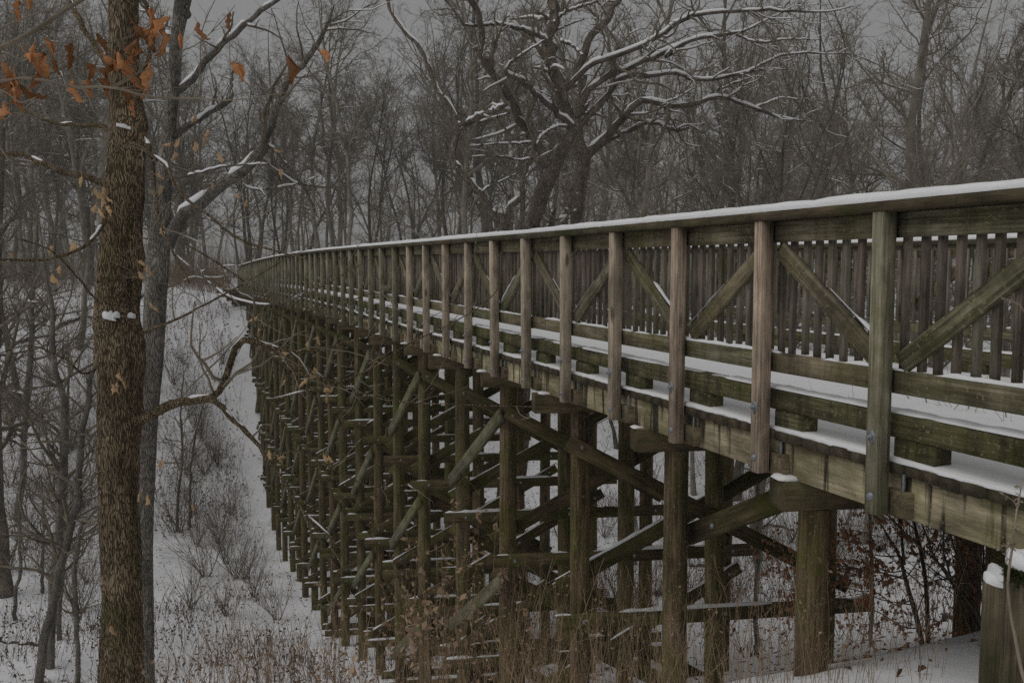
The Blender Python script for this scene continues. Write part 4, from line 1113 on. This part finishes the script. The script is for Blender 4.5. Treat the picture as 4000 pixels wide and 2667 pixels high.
# saplings on the left
def sapling(pts, label, seed, dens=(2.2, 2.2), mat='bark_grey', wmin=None, depth=None, top=None, snow=0.15):
    rng = np.random.default_rng(seed)
    p0, d = hit(pts[0][0], pts[0][1]) if depth is None else (None, depth)
    P, Rr = px_line(pts, d, -0.5)
    gb = g1(P[0][0], P[0][1])
    P[0][2] = min(P[0][2], gb - 0.15)
    e = empty("sapling", (P[0][0], P[0][1], gb), label, "sapling")
    p, r = resample(P, Rr, 16); p += rng.normal(size=p.shape) * (r * 0.3)[:, None]
    mb = MB(); add_tubes(mb, p[None], r[None], 8); mb.build("trunk", M[mat], e, smooth=True)
    tw = MB(); sn = MB(); A, RA = p[None], r[None]
    L = np.linalg.norm(np.diff(p, axis=0), axis=1).sum()
    for l in range(3):
        A, RA = grow(rng, A, RA, per_m=(dens[0], dens[1], 2.0)[l], N=(7, 4, 3)[l], u0=0.25 if l == 0 else 0.1, ang=(30, 75), ratio=((0.14, 0.34), (0.25, 0.5), (0.3, 0.5))[l], up=0.06, wig=0.2, rr=(0.3, 0.55) if l == 0 else (0.5, 0.8), rmin=(0.006, 0.004, 0.003)[l] * max(1, d / 14))
        add_tubes(tw, A, RA, (4, 3, 3)[l])
        if l == 0: snow_on(rng, sn, A, RA, 4, cover=snow, keep=0.6)
    tag(tw.build("crown", M['twig'], e, smooth=True), kind="stuff")
    if sn.v: tag(sn.build("snow", M['snow'], e, smooth=True), kind="stuff")
sapling([(71, 2030, 30), (83, 1900, 26), (108, 1474, 24), (121, 1346, 22), (128, 1180, 17), (140, 1000, 12), (150, 800, 6)], "straight slim sapling nearest the left edge, its foot on the open snow", 401)
sapling([(197, 2607, 34), (208, 2317, 32), (225, 2070, 32), (246, 1823, 30), (245, 1538, 28), (223, 1474, 24), (209, 1397, 22), (198, 1155, 18), (172, 1040, 14), (150, 850, 7)], "sapling with a kinked stem rising beside the leaning one", 402)
sapling([(142, 2667, 36), (185, 2440, 34), (234, 2193, 32), (284, 2021, 30), (308, 1823, 26), (327, 1700, 24), (350, 1500, 20), (380, 1415, 16), (390, 1300, 8)], "sapling leaning towards the near brown trunk", 403)
sapling([(302, 2667, 20), (299, 2440, 19), (290, 2255, 18), (315, 2070, 16), (364, 2000, 12), (420, 1940, 6)], "thin forked sapling just left of the near brown trunk", 404)
sapling([(228, 2502, 20), (240, 2255, 18), (250, 2000, 16), (262, 1750, 14), (270, 1500, 9), (265, 1300, 5)], "thin upright sapling behind the kinked one", 405)
sapling([(62, 2422, 18), (58, 2317, 15), (80, 2224, 13), (76, 2050, 9), (90, 1900, 5)], "short crooked sapling at the far left above the fallen log", 406)
sapling([(18, 2325, 70), (8, 2200, 62), (-8, 2000, 58), (-20, 1600, 48), (-10, 1000, 34), (10, 500, 20)], "dark thick stem cut by the left edge of the picture", 407, dens=(1.2, 2.0), mat='bark_oak')
sapling([(166, 2317, 15), (164, 2180, 12), (170, 2000, 8), (160, 1850, 4)], "short thin sapling between the leftmost stems", 408)
sapling([(2955, 2560, 22), (2957, 2250, 20), (2962, 1990, 18), (2970, 1700, 16), (2980, 1300, 10)], "slender grey sapling seen between the legs under the bridge end", 409, dens=(1.4, 2))
sapling([(3405, 2520, 17), (3405, 2300, 15), (3402, 2070, 14), (3390, 1700, 12), (3400, 1200, 6)], "slim pale sapling behind the brown-leaved shrub", 410, dens=(1.2, 2))
sapling([(690, 2075, 12), (700, 1900, 10), (712, 1750, 9), (705, 1600, 7), (720, 1450, 4)], "small sapling in the brush right of the grey trunk", 411)
sapling([(745, 2060, 11), (742, 1900, 9), (760, 1720, 8), (800, 1560, 4)], "second small sapling in the brush, nearer the trestle", 412)

# shrub that keeps its brown leaves, under the bridge end
rl = np.random.default_rng(55)
def cr4(l): return [(3200 + x / 2.1875, 1950 + y / 2.1875, w / 2.1875) for x, y, w in l]
p, dl_ = hit(3605, 2512); dS = 8.6
gb = g1(*at(3605, 2512, dS)[:2])
e = empty("leafy_shrub", (*at(3605, 2512, dS)[:2], gb), "two-stemmed shrub thick with hanging brown leaves under the bridge end", "shrub")
stems = [px_line(cr4([(885, 1260, 46), (830, 1000, 42), (770, 800, 38), (730, 650, 34), (680, 470, 28), (600, 340, 22), (540, 230, 14), (450, 100, 8)]), dS, -0.3),
         px_line(cr4([(930, 1255, 42), (925, 1000, 38), (910, 700, 36), (870, 450, 34), (830, 280, 28), (800, 120, 22), (790, -150, 12)]), dS, 0.3),
         px_line(cr4([(728, 560, 26), (710, 380, 26), (695, 200, 24), (690, 0, 20), (680, -250, 12)]), dS, 0.3),
         px_line(cr4([(800, 850, 14), (650, 900, 11), (500, 800, 9), (350, 780, 5)]), dS, -0.5),
         px_line(cr4([(900, 720, 14), (1050, 680, 11), (1200, 690, 8), (1400, 560, 5)]), dS, -0.4),
         px_line(cr4([(740, 600, 12), (600, 620, 10), (450, 560, 8), (250, 500, 5)]), dS, -0.4),
         px_line(cr4([(690, 480, 12), (520, 480, 10), (350, 430, 8), (150, 300, 5)]), dS, 0.4),
         px_line(cr4([(880, 500, 12), (1000, 420, 10), (1150, 300, 7), (1350, 250, 4)]), dS, 0.5),
         px_line(cr4([(850, 1100, 12), (700, 1080, 10), (480, 950, 8), (200, 900, 5)]), dS, -0.5),
         px_line(cr4([(740, 640, 12), (520, 700, 10), (250, 620, 8), (-60, 560, 6), (-260, 480, 4)]), dS, 0.6),
         px_line(cr4([(800, 900, 12), (550, 860, 10), (250, 760, 8), (-100, 800, 6), (-320, 760, 4)]), dS, 0.5)]
PP = [resample(P, Rr, 14) for P, Rr in stems]
A = np.array([a for a, _ in PP]); RA = np.array([b for _, b in PP])
mb = MB(); add_tubes(mb, A, RA, 7); mb.build("stems", M['bark_oak'], e, smooth=True)
tw = MB(); lf = MB()
B1, R1 = grow(rl, A, RA, per_m=7, N=6, u0=0.2, ang=(35, 75), ratio=(0.4, 0.95), up=0.0, wig=0.15, rr=(0.25, 0.5), rmin=0.0035); add_tubes(tw, B1, R1, 4)
B2, R2 = grow(rl, B1, R1, per_m=7, N=4, u0=0.15, ang=(30, 60), ratio=(0.3, 0.6), up=-0.03, wig=0.15, rmin=0.0025); add_tubes(tw, B2, R2, 3)
specks(lf, rl, B2, 2400, (0.03, 0.058), droop=2.2); specks(lf, rl, B1, 1500, (0.03, 0.058), droop=2.2)
tag(tw.build("twigs", M['twig'], e), kind="stuff"); tag(lf.build("leaves", M['leaf_brown'], e), kind="stuff")

# fallen logs
def log(a, b, w, label, seed, lift=0.3):
    rng = np.random.default_rng(seed)
    pa, da = hit(*a); pb, db = hit(*b)
    pts = [pa + (pb - pa) * s for s in np.linspace(0, 1, 7)]
    pts = np.array([[p[0], p[1], g1(p[0], p[1]) + w / 2 / F * da * lift] for p in pts]) + rng.normal(size=(7, 3)) * 0.05
    p, r = resample(pts, np.linspace(w, w * 0.5, 7) / 2 / F * da, 18)
    mb = MB(); sn = MB(); add_tubes(mb, p[None], r[None] * (1 + 0.1 * rng.normal(size=18)), 8)
    C, RC = grow(rng, p[None], r[None], n=5, N=4, u0=0.2, ang=(40, 80), ratio=(0.12, 0.35), up=0.1, wig=0.15, rr=(0.3, 0.5), rmin=0.008); add_tubes(mb, C, RC, 4)
    snow_on(rng, sn, p[None], r[None], 6, cover=0.7, thick=1.1)
    e = empty("fallen_log", tuple(p[0]), label, "log")
    mb.build("log", M['bark_oak'], e, smooth=True)
    if sn.v: tag(sn.build("snow", M['snow'], e, smooth=True), kind="stuff")
log((-20, 2505), (150, 2525), 26, "dark log half buried in snow at the lower left corner", 501)
log((30, 1352), (220, 1312), 20, "fallen log lying across the far slope by the left edge", 502)
log((210, 1290), (365, 1240), 18, "fallen log on the far slope touching the near brown trunk's outline", 503)
log((0, 1570), (120, 1530), 16, "thin fallen trunk on the far left slope below the first log", 504)
log((530, 1175), (670, 1120), 24, "uprooted log showing between the two near trunks", 505)
log((2690, 2212), (2905, 2232), 20, "snow-topped log on the ground behind the second trestle leg", 506)
log((2560, 2330), (2820, 2290), 16, "thin fallen branch on the snow under the trestle", 507)
log((3640, 2430), (3790, 2420), 26, "log lying behind the brown-leaved shrub and the rear leg", 508)
log((3000, 2050), (3100, 2075), 16, "short log on the slope beside the first leg", 509)

# dry weeds in front of the trestle
rf = np.random.default_rng(66)
def front_weeds(n, xr, dr, topy, rad, mb, lf, lsize, nleaf, hmax=2.0, lean=0.08):
    px = rf.uniform(*xr, n); d = rf.uniform(*dr, n); ty = rf.uniform(*topy, n)
    x = (px - 2000) / F * d; z = ground(x, d)
    ztop = np.array([at(a, b, c)[2] for a, b, c in zip(px, ty, d)])
    h = ztop - z; ok = (h > 0.25) & (h < hmax)
    P, Rr = stalks(mb, rf, np.stack([x[ok], d[ok]], 1), h[ok], np.full(ok.sum(), rad) * rf.uniform(0.6, 1.3, ok.sum()), lean, 0.09, N=6, tip=0.4)
    C, RC = grow(rf, P, Rr, n=4, N=4, u0=0.4, ang=(15, 50), ratio=(0.08, 0.28), up=0.05, wig=0.25, rmin=rad * 0.5)
    add_tubes(mb, C, RC, 3)
    specks(lf, rf, P[:, 2:], nleaf, lsize, 0.9); specks(lf, rf, C, nleaf, (lsize[0] * 0.4, lsize[1] * 0.45), 0.2)
mb = MB(); lf = MB()
front_weeds(140, (560, 2100), (6.5, 11), (2330, 2660), 0.0024, mb, lf, (0.015, 0.06), 600, 2.4)
front_weeds(110, (1150, 2300), (5.5, 9), (2150, 2640), 0.0023, mb, lf, (0.015, 0.05), 400, 2.4)
front_weeds(36, (1450, 1950), (5.5, 8), (1900, 2400), 0.0024, mb, lf, (0.03, 0.085), 260, 2.8)
front_weeds(420, (1950, 3750), (4.9, 6.9), (2150, 2665), 0.0020, mb, lf, (0.012, 0.035), 260, 1.8)
tag(mb.build("dry_weeds", M['weed'], None), "tangle of rusty dry weeds along the lower edge in front of the trestle", "weeds", kind="stuff")
tag(lf.build("withered_leaves", M['weed'], None), "curled withered leaves clinging to the dry weeds in front", "withered leaves", kind="stuff")
mb = MB(); lf = MB()
front_weeds(90, (620, 3300), (4.8, 8), (2100, 2640), 0.0022, mb, lf, (0.02, 0.05), 120, 2.4, 0.3)
front_weeds(120, (1900, 3750), (4.6, 7.2), (2250, 2660), 0.0020, mb, lf, (0.02, 0.05), 60, 1.8, 0.35)
tag(mb.build("straw_stalks", M['straw'], None), "pale leaning straw stalks among the rusty weeds", "straw", kind="stuff")
mb = MB(); lf = MB()
front_weeds(420, (560, 1300), (11, 24), (2050, 2600), 0.0042, mb, lf, (0.03, 0.08), 600, 2.2, 0.15)
tag(mb.build("meadow_weeds", M['weed'], None), "thin brown weeds standing in the snow between trunk and trestle", "weeds", kind="stuff")

# ------------------------------------------------------------------ leaves still hanging
def leaf_mesh(seed, lobed=False):
    r = np.random.default_rng(seed)
    s = np.linspace(0, 1, 8)
    w = np.array([0.03, 0.26, 0.40, 0.30, 0.42, 0.28, 0.13, 0.0]) if lobed else np.array([0.03, 0.20, 0.30, 0.33, 0.31, 0.24, 0.13, 0.0])
    w = w * (1 + 0.28 * r.normal(size=8)); fold = r.uniform(0.7, 1.4); curl = r.uniform(-1.0, 1.1); tw = r.uniform(-2.0, 2.0)
    v = []
    for si, wi in zip(s, w):
        a = tw * si
        for x in (-1, -0.5, 0, 0.5, 1):
            X = x * wi * math.cos(fold * abs(x)); Y = abs(x) * wi * math.sin(fold) * 0.9 + 0.05 * r.normal() + curl * 0.4 * si * si
            v.append((X * math.cos(a) - Y * math.sin(a), X * math.sin(a) + Y * math.cos(a), -si + 0.03 * r.normal()))
    q = [(i * 5 + j, i * 5 + j + 1, i * 5 + 6 + j, i * 5 + 5 + j) for i in range(7) for j in range(4)]
    mb = MB(); mb.add(np.array(v), q)
    add_tubes(mb, np.array([[(0, 0, 0.02), (0.03, 0.02, 0.18), (0.0, 0.05, 0.34)]]), np.array([[0.016, 0.014, 0.012]]), 4)
    return mb.mesh("leaf", True)
LO = [leaf_mesh(700 + i) for i in range(6)]; LT = [leaf_mesh(720 + i, True) for i in range(6)]
def hang(parent, px, py, d, size, meshes, mat, k, tilt=0.45):
    me = meshes[k % len(meshes)]
    mw = Matrix.Translation(Vector(at(px, py - size * 0.5 / d * F, d))) @ Matrix.Rotation(rl.uniform(0, 6.28), 4, 'Z') @ Matrix.Rotation(rl.normal() * tilt, 4, 'X') @ Matrix.Scale(size, 4)
    return obj("leaf", me, mat, parent, mw)
rb2 = np.random.default_rng(88)
d0 = 3.3
LB = empty("leafy_branch", at(-300, 380, d0), "overhanging branch with curled rust-orange leaves across the top left corner", "branch")
br = [px_line([(-300, 380, 16), (-60, 330, 13), (100, 306, 12), (190, 318, 11), (290, 343, 10), (385, 338, 10), (470, 348, 9), (545, 370, 9), (640, 383, 7), (765, 384, 6), (890, 394, 5), (1020, 377, 4), (1200, 350, 2.5)], d0, -0.2),
      px_line([(-300, 330, 26), (0, 190, 22), (100, 140, 21), (190, 83, 19), (320, 0, 16), (480, -90, 12)], d0 + .5, 0.4),
      px_line([(100, 306, 10), (220, 280, 8), (330, 210, 7), (420, 170, 6), (520, 140, 5), (640, 60, 4)], d0, 0.3),
      px_line([(-100, 150, 9), (0, 110, 8), (130, 60, 7), (260, 10, 5), (330, -40, 4)], d0, 0.1),
      px_line([(440, 345, 6), (520, 300, 5), (600, 230, 4), (760, 180, 3.5), (860, 90, 3), (920, 20, 2)], d0, -0.2),
      px_line([(760, 384, 5), (780, 300, 4.5), (790, 120, 4), (850, -20, 3)], d0 + .2, 0.1),
      px_line([(-60, 330, 8), (20, 360, 6), (80, 400, 5), (140, 380, 3)], d0, -0.1),
      px_line([(890, 394, 4), (905, 320, 3.5), (900, 270, 3), (890, 60, 2)], d0, 0.0),
      px_line([(1020, 377, 3.5), (1120, 300, 3), (1150, 240, 2.5), (1250, 215, 2)], d0, 0.0)]
PP = [resample(P, Rr, 20) for P, Rr in br]
A = np.array([a for a, _ in PP]); RA = np.array([b for _, b in PP])
mb = MB(); add_tubes(mb, A, RA, 6)
C, RC = grow(rb2, A, RA, per_m=9, N=5, u0=0.1, ang=(25, 60), ratio=(0.1, 0.3), up=0.05, wig=0.2, rmin=0.0012); add_tubes(mb, C, RC, 3)
mb.build("twigs", M['twig'], LB, smooth=True)
orange = [(100, 270, .13), (60, 350, .12), (40, 385, .12), (82, 385, .10), (24, 465, .12), (178, 190, .09), (168, 250, .10), (205, 262, .08), (282, 225, .12), (283, 365, .11), (378, 172, .09), (395, 250, .09), (372, 300, .10), (350, 340, .09), (437, 315, .14), (503, 285, .13), (458, 258, .10), (510, 150, .14), (535, 205, .13), (560, 160, .10), (590, 72, .10), (630, 165, .11), (652, 118, .11), (587, 300, .11), (523, 382, .08), (572, 384, .07), (520, 418, .08), (772, 128, .08), (897, 85, .07), (905, 300, .12), (1125, 268, .11), (1250, 236, .08), (76, 45, .09), (112, 10, .09), (145, 318, .09), (702, 160, .07), (20, 300, .12), (130, 215, .09), (560, 245, .09)]
for k, (x, y, s) in enumerate(orange): hang(LB, x, y, d0 - 0.02, s * 0.92, LO, M['leaf_orange'], k)
tan = [(319, 708), (402, 750), (370, 759), (395, 788), (418, 788), (376, 816), (383, 836), (415, 836), (702, 561), (666, 580), (679, 612), (759, 577), (794, 555), (816, 536), (848, 619), (1071, 600), (622, 689), (1090, 679), (829, 730), (638, 749), (918, 784), (960, 800), (638, 903), (762, 462),
       (41, 1005), (207, 990), (281, 964), (274, 983), (236, 1060), (204, 1090), (536, 1043), (574, 1063), (539, 1079), (587, 1206), (466, 1474), (456, 1515), (434, 1522), (478, 1509), (628, 1818), (1004, 1257), (1008, 1299), (1132, 1391), (1240, 1330), (1202, 1353), (1228, 1458), (1116, 1506), (1190, 1496), (1266, 1519), (1304, 1528), (1279, 1554), (1049, 1780), (1084, 1799), (1107, 1793), (1263, 1790), (1282, 1799), (545, 1945), (577, 1957), (745, 1990), (430, 2465)]
for k, (x, y) in enumerate(tan): hang(T1, x, y, 6.75 if not 380 < x < 570 else 6.9, 0.075 + 0.03 * rl.random(), LT, M['leaf_tan'], k, 0.6)

# ------------------------------------------------------------------ right-hand foreground
def bollard(px, ytop, wpx, d, label, seed, moss):
    rng = np.random.default_rng(seed)
    c = at(px, ytop, d); r = wpx / 2 / F * d; gz = g1(c[0], c[1])
    e = empty("wooden_bollard", (c[0], c[1], gz), label, "bollard")
    k, zs = 28, np.linspace(gz - 0.3, c[2] - 0.012, 14)
    an = np.arange(k) / k * 2 * math.pi
    rad = r * (1 + 0.015 * rng.normal(size=k))
    crack = np.where(np.arange(k) == int(k * 0.72), 0.93, 1.0)
    v = [np.stack([c[0] + rad * crack * np.cos(an), c[1] + rad * crack * np.sin(an), np.full(k, z)], 1) for z in zs]
    v += [np.stack([c[0] + rad * 0.93 * np.cos(an), c[1] + rad * 0.93 * np.sin(an), np.full(k, c[2])], 1), np.array([[c[0], c[1], c[2] + 0.004]])]
    n = len(zs) + 1
    i = np.arange(n - 1)[:, None] * k; j = np.arange(k)[None]
    q = np.stack([i + j, i + (j + 1) % k, i + k + (j + 1) % k, i + k + j], -1).reshape(-1, 4)
    t = [((n - 1) * k + j, (n - 1) * k + (j + 1) % k, n * k) for j in range(k)]
    mb = MB(); mb.add(np.concatenate(v), q, t); mb.build("shaft", M['stump'], e, mw=None)
    sn = MB(); u = np.linspace(-1, 1, 15); e_ = np.sqrt(np.clip(1 - u ** 2, 0, 1))
    ridge(sn, c + u[:, None] * np.array([r * 0.98, 0, 0]), np.array([0, 1.0, 0]), r * 0.97 * e_ + 0.002, (0.065 + 0.014 * rng.normal(size=15)) * e_ ** 0.6 + 0.002)
    tag(sn.build("snow_cap", M['snow'], e, smooth=True), kind="stuff")
    if moss:
        mo = MB(); n = 1500
        a = rng.uniform(2.6, 5.6, n); z = c[2] - np.abs(rng.normal(size=n)) * 0.035; rr = r * 1.0
        p = np.stack([c[0] + rr * np.cos(a), c[1] + rr * np.sin(a), z], 1)
        nrm = np.stack([np.cos(a), np.sin(a), 0.3 + 0 * a], 1) + rng.normal(size=(n, 3)) * 0.5
        s = rng.uniform(0.006, 0.018, n)[:, None]; tn = np.stack([-np.sin(a), np.cos(a), 0 * a], 1) * s * 0.3
        mo.add(np.stack([p - tn, p + tn, p + nrm * s], 1).reshape(-1, 3), None, np.arange(n * 3).reshape(-1, 3))
        tag(mo.build("moss", M['moss'], e), kind="stuff")
bollard(3928, 2275, 156, 4.35, "short round wooden bollard with a cap of snow at the lower right corner", 601, False)
bollard(4040, 2212, 200, 3.95, "taller mossy bollard cut off by the right edge, beside the snow-capped one", 602, True)

mb = MB(); rg = np.random.default_rng(603)
P, Rr = px_line([(4030, 2760, 15), (3995, 2636, 14), (3968, 2498, 13), (3950, 2407, 12), (3937, 2290, 11), (3945, 2200, 10), (3959, 2110, 9), (3968, 2018, 8), (3978, 1960, 6), (3990, 1900, 4)], 3.55, 0.1)
gz = g1(P[0][0], P[0][1]); P = np.concatenate([[[P[0][0] + 0.02, P[0][1], gz - 0.05]], P]); Rr = np.concatenate([[Rr[0]], Rr])
p, r = resample(P, Rr, 26); add_tubes(mb, p[None], r[None], 7)
C, RC = grow(rg, p[None, 16:], r[None, 16:], n=14, N=5, u0=0.3, ang=(20, 60), ratio=(0.08, 0.3), up=0.0, wig=0.3, rmin=0.0015); add_tubes(mb, C, RC, 3); specks(mb, rg, C, 60, (0.012, 0.03), 0.2)
e = empty("weed_stalk", tuple(p[0]), "tall pale bent weed stalk in front of the bollards", "weed")
mb.build("stalk", M['twig_pale'], e, smooth=True)
mb = MB()
P, Rr = px_line([(4060, 2700, 5), (4060, 2000, 5), (4040, 1600, 5), (4030, 1300, 4.5), (4000, 1205, 4), (3955, 1178, 3.5), (3905, 1158, 3)], 3.2, 0.2)
gz = g1(P[0][0], P[0][1]); P[0][2] = gz - 0.05
p, r = resample(P, Rr, 26); add_tubes(mb, p[None], r[None], 5); specks(mb, rg, p[None, 15:], 90, (0.006, 0.016), 0)
e = empty("budded_stem", tuple(p[0]), "thin stem with tiny pink buds in front of the railing at the right edge", "stem")
mb.build("stem", M['twig_pale'], e, smooth=True)
# loose leaves on the snow by the bridge end
for k, (x, y, s) in enumerate(((3525, 2640, .085), (3585, 2650, .09), (3817, 2525, .06), (3300, 2635, .07), (3690, 2560, .05), (3450, 2600, .05), (3090, 2630, .07), (3640, 2610, .045))):
    p, d = hit(x, y)
    mw = Matrix.Translation(Vector(p + np.array([0, 0, 0.05]))) @ Matrix.Rotation(rl.uniform(0, 6.28), 4, 'Z') @ Matrix.Rotation(rl.uniform(0.7, 1.5), 4, 'X') @ Matrix.Scale(s, 4)
    o = obj("fallen_leaf", LT[k % 6], None, None, mw)
    o.material_slots[0].link = 'OBJECT'; o.material_slots[0].material = M['leaf_litter']
    tag(o, "curled brown fallen leaf on the snow near the bridge end", "leaf", "fallen leaves by the bridge end")
# painted marks on the first leg are left to the wood's own dark stains

# ------------------------------------------------------------------ air
def haze(x0, x1, y0, y1, z0, z1, density):
    v = [(x, y, z) for x in (x0, x1) for y in (y0, y1) for z in (z0, z1)]
    q = [(0, 1, 3, 2), (4, 6, 7, 5), (0, 4, 5, 1), (2, 3, 7, 6), (0, 2, 6, 4), (1, 5, 7, 3)]
    m = bpy.data.materials.new("winter_air"); m.use_nodes = True; nt = m.node_tree; nt.nodes.clear()
    out = nt.nodes.new("ShaderNodeOutputMaterial"); pv = nt.nodes.new("ShaderNodeVolumePrincipled")
    pv.inputs['Color'].default_value = (0.90, 0.90, 0.89, 1); pv.inputs['Density'].default_value = density; pv.inputs['Anisotropy'].default_value = 0.2
    nt.links.new(pv.outputs[0], out.inputs['Volume'])
    tag(obj("haze", mesh_np("haze", v, q), m), "thin grey winter air over the whole valley", "haze", kind="stuff")
HAZE = 0.0011
if HAZE: haze(-1000, 1000, -100, 1600, -18, 45, HAZE)
